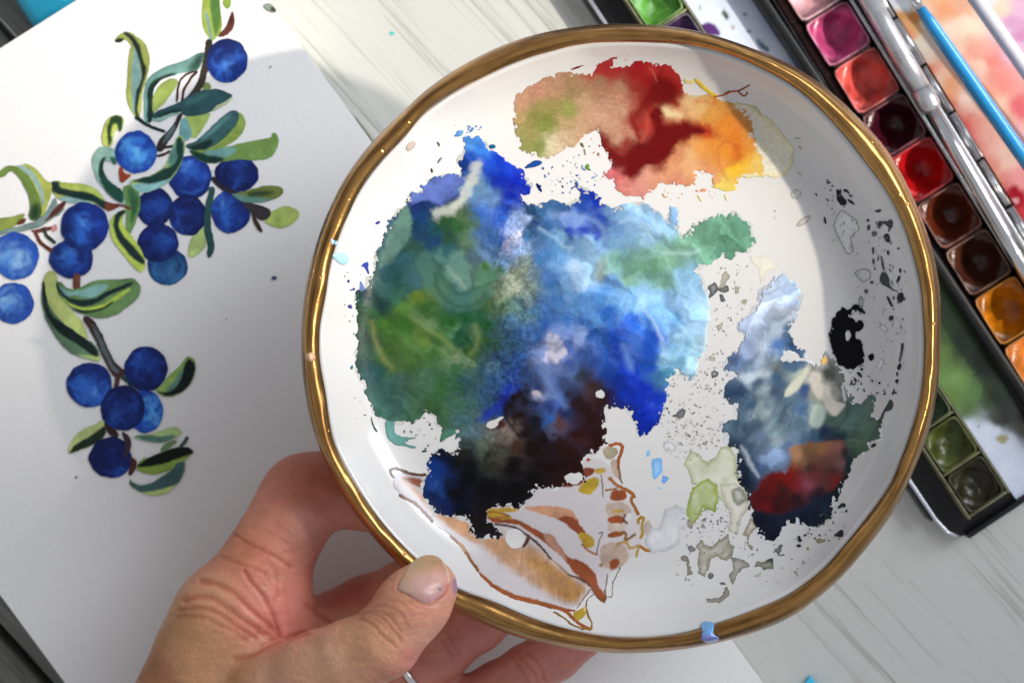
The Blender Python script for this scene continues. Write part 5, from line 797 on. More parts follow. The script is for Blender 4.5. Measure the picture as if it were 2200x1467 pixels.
cv.specks(ZB([(600, 650), (820, 330), (900, 480), (860, 700), (820, 1000), (640, 1060), (560, 960)]), 130, .6, 3.6, [(176, 172, 160), (150, 148, 140), (190, 186, 172), (130, 128, 122)], 31, ring=.3)
cv.specks(ZY([(60, 100), (560, 60), (700, 420), (900, 480), (1000, 600), (600, 560), (560, 340), (200, 420)]), 90, .5, 3.0, [(120, 120, 112), (150, 148, 136), (90, 92, 92)], 32, ring=.3)
cv.specks(ZY([(0, 400), (260, 560), (600, 820), (500, 900), (200, 880), (0, 760)]), 40, .6, 3.2, [(150, 148, 136), (180, 176, 162)], 33, ring=.3)
cv.specks(ZR([(240, 500), (450, 560), (640, 1000), (560, 1460), (480, 1400), (440, 900)]), 60, .8, 3.6, [(178, 178, 178), (160, 160, 160)], 34, 2, ring=.25)
cv.specks(ZY([(560, 860), (1280, 520), (1850, 300), (1700, 500), (1200, 820), (700, 880)]), 40, .5, 2.6, [(150, 150, 142), (110, 112, 108)], 35, ring=.3)
cv.specks(ZA([(1880, 560), (2060, 640), (2030, 1300), (1800, 1240), (1760, 1000)]), 40, .5, 2.4, [(190, 184, 160), (160, 156, 140)], 36, ring=.3)
LACE = [(186, 184, 176), (164, 162, 154), (140, 138, 130), (178, 172, 154), (120, 120, 116)]
cv.specks(ZB([(600, 640), (860, 480), (900, 700), (840, 1000), (640, 1100), (540, 980), (520, 850)]), 420, .5, 2.6, LACE, 51, 2.0, ring=.3)
cv.specks(ZB([(800, 60), (1000, 30), (1040, 260), (900, 420), (800, 420)]), 130, .5, 2.8, LACE, 52, 2.0, ring=.3)
cv.specks(ZL([(100, 0), (440, 0), (430, 180), (200, 260), (60, 200)]), 190, .5, 2.4, LACE, 53, 2.0, ring=.3)
cv.specks(ZY([(0, 60), (600, 40), (800, 420), (1100, 420), (1060, 560), (560, 620), (160, 560)]), 330, .5, 2.6, LACE, 54, 2.0, ring=.3)
cv.specks(ZR([(150, 60), (560, 300), (800, 900), (800, 1460), (620, 1460), (520, 800), (300, 500)]), 320, .5, 2.6, [(150, 150, 150), (118, 120, 122), (172, 172, 172)], 55, 2.6, ring=.3, ang=1.3)
cv.mesh('dried_wash', zdish, M_paint, plate, lift=.00003, thick=.00001, light=plt_light)

# ---- the gold-lined sea shell printed in the bottom of the plate
cv = Canvas(825, 930, 1450, 1370, 1.5)
S = lambda pts, col, **k: cv.poly(ZS(pts), tuple(q*(.95 if sum(col) < 420 else .97)*(1 if i == 0 else .94 if i == 1 else (.66 if sum(col) < 420 else .88)) for i, q in enumerate(col)), **{**dict(soft=1.1, rough=2.6, rscale=9, smoothp=1, var=.45), **k})
S([(128, 360), (140, 430), (250, 520), (370, 610), (470, 700), (640, 920), (760, 1020), (900, 1090), (1150, 1150), (1240, 1140), (1320, 1035), (1400, 1110), (1425, 940), (1500, 900), (1560, 850), (1640, 770), (1620, 600), (1500, 420), (1430, 250), (1290, 230), (1000, 420), (690, 560), (440, 560), (320, 330), (160, 320)], (206, 212, 228), soft=3, var=.05)
S([(640, 735), (720, 700), (810, 705), (900, 790), (960, 745), (1080, 855), (1195, 945), (1310, 1020), (1250, 1110), (1190, 1120), (1100, 1080), (950, 990), (800, 880), (700, 800)], (188, 152, 118), soft=12, rough=5)
S([(900, 850), (1000, 840), (1100, 900), (1200, 960), (1300, 1025), (1240, 1090), (1190, 1110), (1050, 1010)], (178, 136, 100), soft=9, rough=8, rscale=6)
tn = smooth(cv.y, 1140, 1200)*np.clip(fbm(cv.x*2.6, cv.y*.30, 12, 91, 3, .7), -1, 1)*(np.abs(cv.C-lin((188, 152, 118))).sum(-1) < .5); cv.C *= (1+.32*tn)[..., None]
S([(150, 350), (240, 400), (310, 470), (330, 540), (440, 590), (580, 600), (600, 700), (660, 730), (640, 760), (560, 720), (440, 640), (330, 540), (250, 440)], (206, 166, 132), soft=4)
S([(170, 350), (230, 352), (315, 365), (312, 420), (260, 405), (200, 375)], (142, 72, 36), soft=4)
S([(330, 338), (280, 338), (230, 332), (180, 312), (145, 296), (110, 302), (106, 330), (130, 352)], (88, 54, 26), line=6.5, smoothp=2)
S([(128, 350), (130, 410), (165, 450)], (150, 145, 138), line=2)
S([(165, 463), (210, 485), (250, 505), (285, 532), (315, 562), (365, 618)], (112, 66, 24), line=7); S([(380, 630), (430, 670), (475, 706)], (150, 140, 120), line=2)
S([(475, 708), (510, 740), (545, 770), (565, 800), (590, 845), (640, 915)], (140, 90, 30), line=6.5); S([(520, 745), (550, 775), (560, 800)], (222, 165, 70), line=3, soft=1.5)
S([(650, 930), (690, 970), (740, 1015), (800, 1050), (870, 1078), (950, 1098), (1030, 1116), (1120, 1144), (1160, 1155), (1225, 1158)], (160, 88, 36), line=11, taper=True); S([(1150, 1150), (1185, 1175), (1215, 1205), (1260, 1245), (1320, 1270)], (160, 84, 34), line=7)
S([(1210, 1172), (1240, 1160), (1290, 1130), (1300, 1170), (1275, 1215), (1240, 1222), (1225, 1200)], (188, 168, 56)); S([(1100, 1170), (1140, 1185), (1180, 1220), (1230, 1258), (1300, 1275), (1330, 1275), (1325, 1220), (1295, 1160), (1296, 1120)], (140, 108, 38), line=4)
S([(1285, 1130), (1296, 1135), (1292, 1168), (1280, 1165)], (232, 205, 150)); 
S([(690, 595), (730, 628), (820, 628), (900, 643), (960, 688), (1020, 728), (1100, 792), (1170, 852), (1205, 912), (1262, 962), (1312, 1012), (1350, 1062), (1400, 1112), (1418, 1085), (1400, 1040), (1368, 1020), (1362, 960), (1332, 908), (1268, 858), (1180, 838), (1130, 760), (1092, 700), (1030, 688), (960, 648), (880, 608), (800, 592), (720, 585)], (150, 74, 34), rough=3)
S([(1030, 688), (1092, 700), (1130, 760), (1175, 840), (1180, 858), (1100, 790), (1050, 740)], (188, 148, 128), soft=3)
S([(690, 545), (780, 538), (850, 533), (905, 545), (850, 562), (780, 567), (855, 592), (830, 612), (760, 602), (690, 592)], (190, 160, 64)); S([(700, 562), (770, 565), (850, 590), (700, 600)], (150, 95, 38), line=3)
S([(900, 535), (1000, 523), (1100, 528), (1205, 545), (1240, 590), (1250, 640), (1200, 650), (1180, 640), (1120, 600), (1000, 570)], (196, 152, 124), rough=3); S([(1110, 595), (1180, 588), (1235, 600), (1262, 650), (1300, 692), (1270, 720), (1240, 690), (1180, 642)], (142, 66, 30), rough=3); S([(1240, 690), (1300, 690), (1342, 720), (1348, 770), (1300, 787), (1270, 752)], (186, 160, 50)); S([(1270, 760), (1310, 800), (1360, 820)], (158, 88, 36), line=4.5)
S([(745, 635), (870, 652), (940, 702), (1010, 760), (1080, 842)], (64, 42, 18), line=5); S([(1080, 842), (1150, 905), (1200, 945)], (120, 90, 60), line=2.2); S([(1190, 940), (1270, 970), (1320, 1010)], (96, 56, 22), line=5)
S([(900, 785), (935, 770), (960, 720), (940, 690), (925, 740)], (88, 44, 20))
cv.hole(ZS([(806, 700), (830, 665), (880, 662), (922, 695), (925, 740), (895, 780), (850, 785), (810, 750)]), 1)
for q in ([(1320, 1032), (1240, 1142)], [(1425, 940), (1412, 1060), (1402, 1108)], [(1360, 810), (1372, 740), (1400, 685), (1372, 690)], [(1340, 1060), (1300, 1095), (1295, 1125)], [(1385, 340), (1395, 400), (1400, 470)], [(1430, 1075), (1455, 1080), (1450, 1010), (1500, 900)]): S(q, (92, 84, 72), line=2.4, soft=.9)
S([(1330, 1030), (1350, 1060), (1400, 1112), (1420, 1090), (1412, 1040)], (122, 84, 28), line=4.5)
S([(1390, 190), (1420, 165), (1482, 172), (1490, 200), (1470, 232), (1430, 252)], (166, 164, 148)); S([(1440, 250), (1490, 240), (1500, 300), (1515, 385), (1450, 330)], (192, 180, 172)); S([(1410, 520), (1440, 500), (1530, 500), (1580, 560), (1530, 605), (1420, 600)], (188, 180, 174)); S([(1380, 770), (1450, 740), (1530, 760), (1562, 850), (1500, 902), (1420, 912), (1375, 850)], (186, 172, 164)); S([(1420, 620), (1530, 620), (1540, 680), (1430, 690)], (196, 188, 182)); S([(1640, 640), (1680, 600), (1705, 680), (1690, 730), (1650, 700)], (176, 176, 178))
for q in ([(1450, 428), (1530, 428), (1548, 480), (1490, 497), (1433, 486)], [(1430, 590), (1510, 583), (1545, 628), (1418, 632)], [(1428, 690), (1520, 674), (1542, 700), (1430, 722)], [(1438, 850), (1502, 843), (1492, 890), (1440, 922)]): S(q, (152, 76, 34))
S([(1435, 560), (1480, 545), (1540, 550), (1500, 575)], (190, 160, 80)); S([(1500, 690), (1540, 690), (1530, 740), (1560, 720), (1590, 700)], (140, 100, 40), line=6)
S([(1440, 160), (1480, 148), (1515, 150), (1515, 190), (1492, 240), (1490, 290)], (166, 92, 36), line=6.5); S([(1490, 290), (1495, 340), (1515, 392)], (110, 80, 50), line=3); S([(1440, 360), (1480, 400), (1550, 435), (1598, 468), (1562, 480), (1588, 535), (1610, 575)], (156, 100, 44), line=7); S([(1415, 432), (1480, 420)], (150, 110, 50), line=5); S([(1530, 580), (1520, 610), (1545, 630)], (90, 52, 22), line=4.5)
S([(1610, 630), (1620, 595), (1650, 600), (1628, 640), (1640, 690), (1625, 720)], (174, 146, 50), line=6); S([(1735, 715), (1735, 755), (1700, 790), (1660, 800), (1620, 770)], (172, 116, 48), line=6.5); S([(1480, 760), (1540, 740), (1560, 790), (1620, 760), (1600, 830)], (176, 146, 90), line=6, soft=2)
S([(1345, 300), (1418, 295), (1415, 327), (1350, 332)], (190, 168, 62)); S([(1248, 420), (1290, 370), (1352, 350), (1382, 372), (1352, 430), (1310, 462), (1258, 447)], (190, 168, 58)); S([(1180, 300), (1340, 290), (1352, 330), (1280, 362), (1268, 402), (1180, 410), (1040, 418), (1000, 412), (1160, 380)], (128, 54, 22)); S([(1285, 220), (1330, 205), (1325, 250), (1300, 260)], (165, 60, 24)); S([(1370, 880), (1400, 870), (1395, 895), (1375, 893)], (170, 130, 110))
cv.hole(ZS([(1170, 380), (1190, 330), (1235, 312), (1280, 325), (1262, 385), (1210, 400)]), 1.5); cv.hole(ZS([(1535, 590), (1555, 565), (1582, 580), (1570, 612), (1545, 615)]), 1); cv.hole(ZS([(1252, 1218), (1268, 1207), (1284, 1220), (1270, 1232)]), .5)
cv.mesh('shell_print', zdish, M_print, plate, lift=.000015, thick=.00001, light=plt_light)

# ---- thick drops on and beside the gold rim
M_drop = vcol('thick_paint', .25, None, coat=.6)
def drop(name, pts, col, h, extra=()):
    p = np.asarray(pts, float); cv = Canvas(p[:, 0].min()-4, p[:, 1].min()-4, p[:, 0].max()+4, p[:, 1].max()+4, 1.2)
    cv.poly(pts, col, soft=1.2, rough=1, smoothp=2)
    for q, c in extra: cv.poly(q, c, soft=2.5, cover=False)
    d = sdf_poly(cv.x, cv.y, chaikin(p, 2)); dm = max(d.max(), 1)
    def zf(x, y): 
        dd = np.clip(sdf_poly(x.astype(np.float32)[None], y.astype(np.float32)[None], chaikin(p, 2))[0]/dm, 0, 1)
        return zdish(x, y)+h*np.sqrt(1-(1-dd)**2)
    return cv.mesh(name, zf, M_drop, plate, lift=.0002, light=lambda x, y: np.full(x.shape, .9))
drop('paint_drop', Z4([(28, 850), (80, 860), (86, 900), (50, 912), (33, 890)]), (165, 200, 232), .0005)
drop('paint_drop', Z4([(40, 970), (90, 945), (150, 958), (167, 1000), (150, 1036), (110, 1042), (60, 1002)]), (168, 210, 234), .0008)
drop('paint_drop', [(1503, 1340), (1515, 1332), (1532, 1335), (1536, 1347), (1530, 1360), (1546, 1368), (1543, 1378), (1522, 1383), (1503, 1372), (1510, 1358)], (105, 165, 220), .0007, [([(1500, 1366), (1520, 1360), (1546, 1366), (1545, 1384), (1500, 1384)], (118, 134, 196))])
drop('clear_drop', [(655, 767), (660, 758), (669, 756), (677, 761), (679, 769), (674, 777), (664, 778)], (214, 170, 130), .0014)
drop('clear_drop', Z(3.26, 650, 450)([(66, 430), (75, 420), (82, 436), (74, 452)]), (190, 150, 110), .0006)
# ------------------------------------------------------------------ folding paint box with its pans, behind the plate
F1 = (np.array([1267., 0.]), np.array([.553, .833]), np.array([.833, -.553]))
F2 = (np.array([1692., 0.]), np.array([.524, .852]), np.array([.852, -.524]))
def fr(F, a, b): q = F[0]+F[1]*a+F[2]*b; return (float(q[0]), float(q[1]))
def quadf(F, a0, a1, b0, b1): return [fr(F, a0, b0), fr(F, a1, b0), fr(F, a1, b1), fr(F, a0, b1)]
M_tin = plain('black_enamel', (.010, .010, .011), .36, bump=(300, .1, .0003, 4), coat=.05, var=.3, spec=.3)
M_edge = plain('edge_highlight', (.55, .55, .62), .3, .6, var=.2)  # highlight along the tray rim, put into the bead's pale colour
M_olive = plain('stained_edge', (.19, .19, .10), .45, var=.35, vscale=300)
M_steel = plain('steel', (.62, .63, .65), .22, 1.0, bump=(500, .12, .0002, 4), var=.12)
M_enam = vcol('enamel', .22, (200, .08, .0003, 3), coat=.3)
box = empty('paint_box', tuple(p3(1700, 500, 0))); tag(box, 'open black enamelled tin paint box with pans and stained mixing trays', 'paint box')
# left leaf: base, rim, wells and the white mixing well
out = [fr(F1, a, b) for a, b in [(-420, 0), (1340, 2), (1378, 8), (1402, 28), (1412, 60), (1412, 330), (-420, 330)]]
prism('tray', out, .0004, .0050, M_tin, box, .0006)
tube('tray_rim', [p3(*fr(F1, a, b), .0076) for a, b in [(-420, 0), (400, 0), (1000, 0), (1340, 2), (1378, 8), (1396, 20)]], .0006, M_edge, box)
prism('tray_wall', quadf(F1, -420, 1340, -8, 1), .0004, .0074, M_tin, box, .0004)
prism('tray_wall', quadf(F1, 1404, 1416, 40, 332), .0004, .0074, M_tin, box, .0004)
prism('tray_wall', quadf(F1, -420, 1400, 300, 322), .0051, .0120, M_tin, box, .0008)
for b in (62, 164): prism('well_wall', quadf(F1, -420, 1382, b, b+5), .0051, .0098, M_olive, box, .0004)
for k in range(-2, 13): prism('well_wall', quadf(F1, 131.5+k*103.7-3, 131.5+k*103.7+3, 68, 163), .0051, .0096, M_olive, box, .0004)
def enamel(name, F, a0, a1, b0, b1, z, cps, blots, step=2.4, seed=0, warp=16, e=14, lit=1.0):
    q = np.array(quadf(F, a0, a1, b0, b1)); cv = Canvas(max(q[:, 0].min(), 1180)-4, max(q[:, 1].min(), -120)-4, min(q[:, 0].max(), 2420)+4, min(q[:, 1].max(), 1560)+4, step)
    cv.poly(q, (0, 0, 0), smoothp=0, cps=cps, warp=warp, wscale=50, seed=seed, e=e, var=.12)
    for pts, c, kw in blots: cv.poly(pts, c, cover=False, **{**dict(soft=3, rough=5, rscale=14, var=.25), **kw})
    return cv.mesh(name, lambda x, y: np.full(x.shape, z), M_enam, box, light=lambda x, y: np.full(x.shape, lit))
WB = (215, 225, 245)
enamel('mixing_well', F1, -300, 1400, 170, 299, .0056,
       [(1560, 20, *WB), (1610, 60, *WB), (1600, 10, *WB), (1650, 110, *WB), (1580, 90, *WB), (1640, 40, 190, 205, 235), (1700, 180, 170, 190, 230), (1660, 30, 200, 210, 240), (2020, 700, 60, 90, 50), (2060, 740, 40, 60, 35), (2030, 760, 90, 120, 60), (2060, 820, 110, 150, 80), (2090, 850, 90, 130, 70), (2040, 860, 100, 130, 60), (2110, 780, 30, 40, 28), (2080, 880, 80, 110, 50), (2150, 900, 40, 45, 30), (2130, 860, 50, 70, 40), (2080, 920, *WB), (2130, 930, *WB), (2110, 960, *WB), (2170, 950, *WB), (2200, 980, *WB), (2180, 1010, *WB), (2190, 920, 90, 90, 70), (2210, 900, 40, 40, 32)],
       [([(1550, 25), (1560, 20), (1570, 35), (1562, 45), (1553, 35)], (60, 80, 50), {}), ([(1620, 80), (1640, 90), (1655, 115), (1640, 110)], (40, 95, 130), {}), ([(1594, 30), (1606, 28), (1602, 40)], (70, 60, 110), {}), ([(1600, 66), (1614, 66), (1612, 74)], (80, 120, 130), {}), ([(1570, 55), (1580, 58), (1574, 66)], (160, 140, 110), {}), ([(1500, 15), (1506, 12), (1505, 24)], (100, 140, 90), {}), ([(2135, 940), (2160, 930), (2170, 945), (2150, 955)], (165, 160, 120), {}), ([(2098, 915), (2104, 912), (2103, 920)], (50, 50, 70), dict(soft=1.5)), ([(2195, 935), (2206, 930), (2208, 945)], (90, 70, 60), {}),
        ([(1500, 55), (1530, 45), (1552, 75), (1540, 80), (1510, 70)], (80, 40, 110), dict(soft=2))], seed=5)
def pan(label, F, a0, a1, b0, b1, zt, shell, cake, dip, seed):
    c = fr(F, (a0+a1)/2, (b0+b1)/2); t = empty('paint_pan', tuple(p3(*c, zt-.008))); tag(t, label, 'paint pan', 'half pans of watercolour in the tin')
    sh = plain('pan_plastic', tuple(s*.62+c*.30 for s, c in zip(shell, cake)), .35, var=.15, vscale=210, col2=tuple(c*.55 for c in cake), bump=(500, .3, .0004, 5)); ck = plain('paint_cake', tuple(c*.93 for c in cake), .24, var=.35, vscale=170, col2=tuple(c*.62 for c in cake), bump=(330, .45, .0007, 6), coat=.08, spec=.35)
    V = []; w_ = 5.0; da = (a1-a0)/2; db = (b1-b0)/2; am = (a0+a1)/2; bm = (b0+b1)/2; n = 40
    def ring(s, z, rad=.22):
        o = []
        for k in range(n):
            th = 2*math.pi*k/n+.13; x = math.cos(th); y = math.sin(th); p = 11; q = (abs(x)**p+abs(y)**p)**(-1/p)
            o.append(p3(*fr(F, am+(da-s)*x*q, bm+(db-s)*y*q), z))
        return o
    R = [ring(4, zt-.0085), ring(0, zt-.0004), ring(1.5, zt), ring(w_-2, zt), ring(w_, zt-.0004), ring(w_+1, zt-.0080)]
    for r_ in R: V += r_
    Fc = [(i*n+k, i*n+(k+1) % n, (i+1)*n+(k+1) % n, (i+1)*n+k) for i in range(len(R)-1) for k in range(n)]+[tuple(range(n-1, -1, -1))]
    me = bpy.data.meshes.new('pan_shell'); me.from_pydata(V, [], Fc); me.update()
    for p in me.polygons: p.use_smooth = len(p.vertices) == 4
    link('pan_shell', me, sh, t)
    # cake: used hollow in the middle, paint creeping up the walls
    m = 8; rg = np.random.default_rng(seed); V = []; Fc = []; ox, oy = rg.normal(0, .12, 2)
    for i in range(m+1):
        f = i/m
        for k in range(n):
            th = 2*math.pi*k/n+.13; x = math.cos(th); y = math.sin(th); pp = 2+9*f**2.5; q = (abs(x)**pp+abs(y)**pp)**(-1/pp)*(f)+(1-f)*f*.0
            a = am+(da-w_-.4)*x*q+ox*da*(1-f); b_ = bm+(db-w_-.4)*y*q+oy*db*(1-f)
            h = dip*max(0, 1-(((a-am)/(da-w_))**2+((b_-bm)/(db-w_))**2)**1.2)*1.15+.00035*f*math.sin(3*th+seed)*(f < .99)*(1-f)*2
            V.append(p3(*fr(F, a, b_), zt-.0021-h))
    for i in range(m):
        for k in range(n): Fc.append((i*n+k, i*n+(k+1) % n, (i+1)*n+(k+1) % n, (i+1)*n+k))
    me = bpy.data.meshes.new('paint_cake'); me.from_pydata(V, [], Fc); me.update()
    for p in me.polygons: p.use_smooth = True
    link('paint_cake', me, ck, t)
for k, (a0, a1, col, sh, dip, lab) in enumerate([(28, 128, (95, 170, 55), (150, 170, 120), .0012, 'pan of leaf green paint just above the plate rim'), (135, 232, (70, 35, 90), (150, 160, 150), .0022, 'pan of purple paint half hidden behind the top of the plate'), (1070, 1168, (40, 70, 40), (120, 125, 80), .0022, 'pan of mid green paint peeping out right of the plate'), (1175, 1270, (84, 94, 34), (120, 122, 62), .0024, 'pan of dark olive paint, second from the end of the left row'), (1277, 1374, (48, 46, 22), (84, 80, 48), .0024, 'pan of near black olive paint at the rounded end of the left row')]):
    pan(lab, F1, a0, a1, 69.5, 161.5, .0100, sh, col, dip, 40+k)
# right leaf: the long row of pans
prism('pan_tray', quadf(F2, -330, 1150, -30, 175), .0003, .0024, M_tin, box, .0004)
prism('tray_wall', quadf(F2, -330, 1150, -30, -22), .0025, .0090, M_tin, box, .0004)
M_rust = plain('paint_crusted_tin', (.07, .022, .02), .5, var=.6, vscale=160, bump=(240, .5, .0008, 5))
prism('crusted_ledge', quadf(F2, -330, 1150, -21, -3), .0025, .0078, M_rust, box, .0006)
for k, (a0, a1, col, sh, dip, lab) in enumerate([(-54, 60, (222, 165, 172), (235, 205, 205), .0015, 'pan of pale shell pink paint at the top of the long row'), (65, 174, (196, 74, 128), (225, 170, 185), .0040, 'pan of magenta pink paint between the pale pink and coral pans'), (180, 293, (218, 84, 76), (225, 150, 150), .0035, 'pan of coral red paint with a smooth matt surface'), (297, 402, (62, 10, 26), (200, 130, 140), .0055, 'pan of deep wine coloured paint worn hollow'), (406, 516, (188, 16, 20), (225, 110, 115), .0055, 'pan of bright scarlet paint worn hollow'), (521, 633, (96, 38, 18), (190, 140, 130), .0058, 'pan of burnt sienna paint above the darker brown pan'), (638, 751, (70, 34, 22), (190, 150, 125), .0055, 'pan of dark brown paint with a pale square rim'), (757, 875, (205, 120, 12), (215, 150, 70), .0045, 'pan of golden ochre paint right of the plate'), (880, 995, (226, 130, 48), (230, 160, 100), .003, 'pan of orange paint cut off by the right edge below the ochre')]):
    pan(lab, F2, a0, a1, 0, 108, .0115, sh, col, dip, 60+k)
    prism('pan_clip', quadf(F2, a1+.8, a1+3.6, 8, 100), .0025, .0104, M_steel, box, .0002)
# steel hinge rail with knuckles, right of the pans
prism('hinge_rail', quadf(F2, -330, 1150, 113, 121), .0025, .0118, M_steel, box, .0004)
prism('hinge_rail', quadf(F2, -330, 1150, 150, 162), .0025, .0112, M_steel, box, .0006)
for k in range(-3, 10): tube('hinge_knuckle', [p3(*fr(F2, 40+k*118+s, 172), .0095) for s in (0, 112)], .0014 if k % 2 else .0010, M_steel, box)
# right lid used as a stained palette
prism('lid', quadf(F2, -330, 1150, 182, 760), .0003, .0040, M_tin, box, .0004)
PK = [(1915, 0, 215, 215, 235), (1940, 10, 235, 240, 245), (1960, 20, 215, 205, 190), (1935, 35, 200, 140, 70), (1965, 60, 225, 170, 110), (1985, 40, 240, 225, 205), (1980, 100, 225, 220, 210), (1950, 80, 235, 150, 110), (2000, 150, 225, 120, 90), (1990, 130, 215, 205, 195), (2010, 190, 220, 110, 80), (2030, 220, 205, 85, 75), (2020, 170, 235, 200, 180), (2050, 280, 215, 85, 80), (2040, 190, 235, 165, 120), (2070, 330, 225, 90, 100), (2090, 350, 230, 150, 140), (2110, 400, 220, 130, 70), (2100, 430, 235, 90, 100), (2140, 440, 230, 130, 130), (2180, 430, 190, 30, 45), (2150, 470, 225, 60, 75), (2190, 470, 210, 40, 55), (2200, 540, 235, 240, 250), (2220, 520, 230, 230, 240),
      (2010, 0, 245, 190, 150), (2030, 20, 240, 165, 120), (2050, 60, 250, 225, 205), (2060, 110, 250, 210, 190), (2080, 60, 250, 230, 205), (2090, 110, 245, 170, 150), (2110, 150, 250, 215, 195), (2120, 200, 245, 165, 140), (2140, 230, 250, 205, 180), (2100, 200, 250, 225, 215), (2150, 180, 245, 150, 140), (2160, 260, 245, 190, 170), (2190, 300, 250, 190, 195), (2170, 330, 245, 205, 190), (2130, 140, 240, 140, 130), (2190, 240, 235, 110, 120), (2200, 380, 245, 160, 165), (2060, 10, 240, 180, 150),
      (2130, 0, 240, 240, 250), (2150, 20, 240, 225, 200), (2170, 50, 225, 160, 205), (2190, 80, 220, 150, 200), (2200, 20, 235, 190, 220), (2180, 110, 240, 200, 225), (2160, 60, 235, 225, 240), (2230, 150, 245, 200, 200)]
enamel('palette_lid', F2, -200, 700, 184, 620, .0046, PK, [([(2160, 410), (2180, 395), (2200, 425), (2195, 450), (2170, 445)], (170, 18, 35), dict(soft=6)), ([(2170, 430), (2185, 425), (2188, 440)], (240, 180, 190), dict(soft=3)), ([(1945, 30), (1975, 25), (1985, 45), (1960, 55)], (205, 130, 50), dict(soft=6))], seed=9, warp=20, e=11, lit=1.35)

# ---- brushes lying across the box
M_whiteh = plain('silver_lacquer', (.58, .60, .64), .28, .75, coat=.3, var=.08); M_ferr = plain('nickel_ferrule', (.70, .72, .74), .16, 1.0, bump=(300, .1, .0002, 3)); M_blueh = plain('blue_lacquer', (20, 140, 205), .2, coat=.6, var=.08)
M_greyh = plain('grey_lacquer', (.62, .62, .70), .3, coat=.4, var=.08)
t = empty('paintbrush', tuple(p3(1960, 170, .014))); tag(t, 'silver paintbrush with a fat white handle end lying along the pans', 'paintbrush')
tube('handle', [p3(1832, -60, .0155), p3(1925, 100, .0155), p3(1982, 198, .0155)], [.0029, .0029, .0030], M_whiteh, t, 24)
tube('handle_collar', [p3(1978, 192, .0155), p3(1999, 228, .0155), p3(2004, 237, .0155)], [.00315, .00310, .0024], M_whiteh, t, 24)
tube('ferrule', [p3(2002, 234, .0152), p3(2070, 352, .0150), p3(2150, 492, .0148), p3(2260, 684, .0145)], [.0017, .0021, .0022, .0021], M_ferr, t, 24)
t = empty('paintbrush', tuple(p3(2080, 160, .016))); tag(t, 'thin paintbrush with a bright blue handle on the pink stained lid', 'paintbrush')
tube('handle', [p3(1975, 15, .0190), p3(2000, 52, .0185), p3(2080, 168, .0175), p3(2180, 312, .0165), p3(2320, 512, .015)], [.0013, .0019, .0021, .0021, .0018], M_blueh, t, 24)
tube('ferrule', [p3(1935, -45, .0193), p3(1962, -5, .0191), p3(1977, 18, .0190)], [.0013, .0013, .0014], M_ferr, t, 20)
t = empty('paintbrush', tuple(p3(2160, 90, .016))); tag(t, 'pale grey handled paintbrush at the top right corner', 'paintbrush')
tube('handle', [p3(2062, -50, .017), p3(2106, 12, .0168), p3(2190, 132, .0163), p3(2330, 332, .015)], [.0022, .0022, .0021, .0019], M_greyh, t, 24)
# ---- turquoise things at the edges of the picture
M_turq = plain('turquoise_plastic', (10, 165, 200), .12, coat=.6, trans=.0, var=.12, vscale=60)
tag(prism('plastic_case', [(-25, -80), (20, -14), (72, 68), (160, 14), (112, -130)], -.0018, .011, M_turq, None, .0034), 'glossy turquoise plastic case sticking out under the top left of the pad', 'case')
tag(prism('card', [(1690, 1530), (1741, 1451), (1800, 1530)], .0003, .0018, plain('turquoise_card', (60, 195, 235), .5, var=.05), None, .0002), 'corner of a turquoise card at the bottom edge of the wooden board', 'card')
cv = Canvas(830, 60, 856, 86, 1.5); cv.poly([(836, 70), (842, 68), (848, 71), (846, 76), (840, 77)], (60, 190, 190), rough=1)
cv.mesh('paint_splash', lambda x, y: np.zeros(x.shape), M_wc, board, lift=.0002)
cv = Canvas(750, 240, 815, 325, 1.4); cv.poly([(764, 252), (776, 272), (788, 289), (801, 309)], (84, 92, 58), line=4, soft=1.4, rough=3, taper=True)
cv.mesh('wood_crack', lambda x, y: np.zeros(x.shape), M_wc, board, lift=.0002)
# ------------------------------------------------------------------ the left hand holding the plate (one continuous surface grown from a distance field)
def node(px, py, z, rpx):
    z = z/100.0; return np.array([*P(px, py, z), rpx*(H-z)/FPX], np.float32)
HAND = {
 'thumb': [(925, 1257, 9.62, 54), (905, 1280, 9.68, 66), (878, 1310, 9.75, 70), (824, 1380, 9.75, 72), (752, 1415, 9.4, 78), (684, 1447, 8.9, 86), (600, 1508, 8.2, 104), (520, 1585, 7.4, 122), (430, 1690, 6.6, 150)],
 'index': [(540, 1275, 6.6, 100), (573, 1205, 6.5, 88), (611, 1139, 6.35, 83), (640, 1085, 6.2, 82), (655, 1062, 6.05, 82), (700, 1052, 5.85, 74), (790, 1066, 5.75, 68), (860, 1085, 5.8, 62)],
 'palm': [(556, 1262, 6.5, 92), (492, 1330, 6.6, 112), (455, 1420, 6.5, 118), (430, 1530, 6.2, 142), (360, 1690, 5.7, 165)],
 'palm2': [(560, 1320, 6.2, 100), (580, 1400, 5.8, 105), (600, 1520, 5.4, 130), (520, 1680, 5.4, 160)],
 'middle': [(585, 1420, 5.3, 78), (650, 1376, 5.2, 70), (715, 1340, 5.1, 66), (782, 1306, 5.1, 65), (880, 1262, 5.3, 62), (985, 1220, 5.8, 56)],
 'ring': [(640, 1580, 5.0, 86), (780, 1508, 5.0, 68), (860, 1452, 5.05, 62), (908, 1418, 5.1, 61), (950, 1392, 5.2, 60), (1022, 1340, 5.5, 58), (1100, 1290, 5.9, 52)],
 'little': [(700, 1650, 4.8, 84), (900, 1578, 4.8, 62), (1010, 1512, 4.9, 56), (1070, 1478, 5.05, 55), (1135, 1440, 5.3, 55), (1192, 1404, 5.6, 54), (1246, 1368, 5.9, 50)],
}
chains = {k: np.array([node(*q) for q in v]) for k, v in HAND.items()}
VOX = .00075
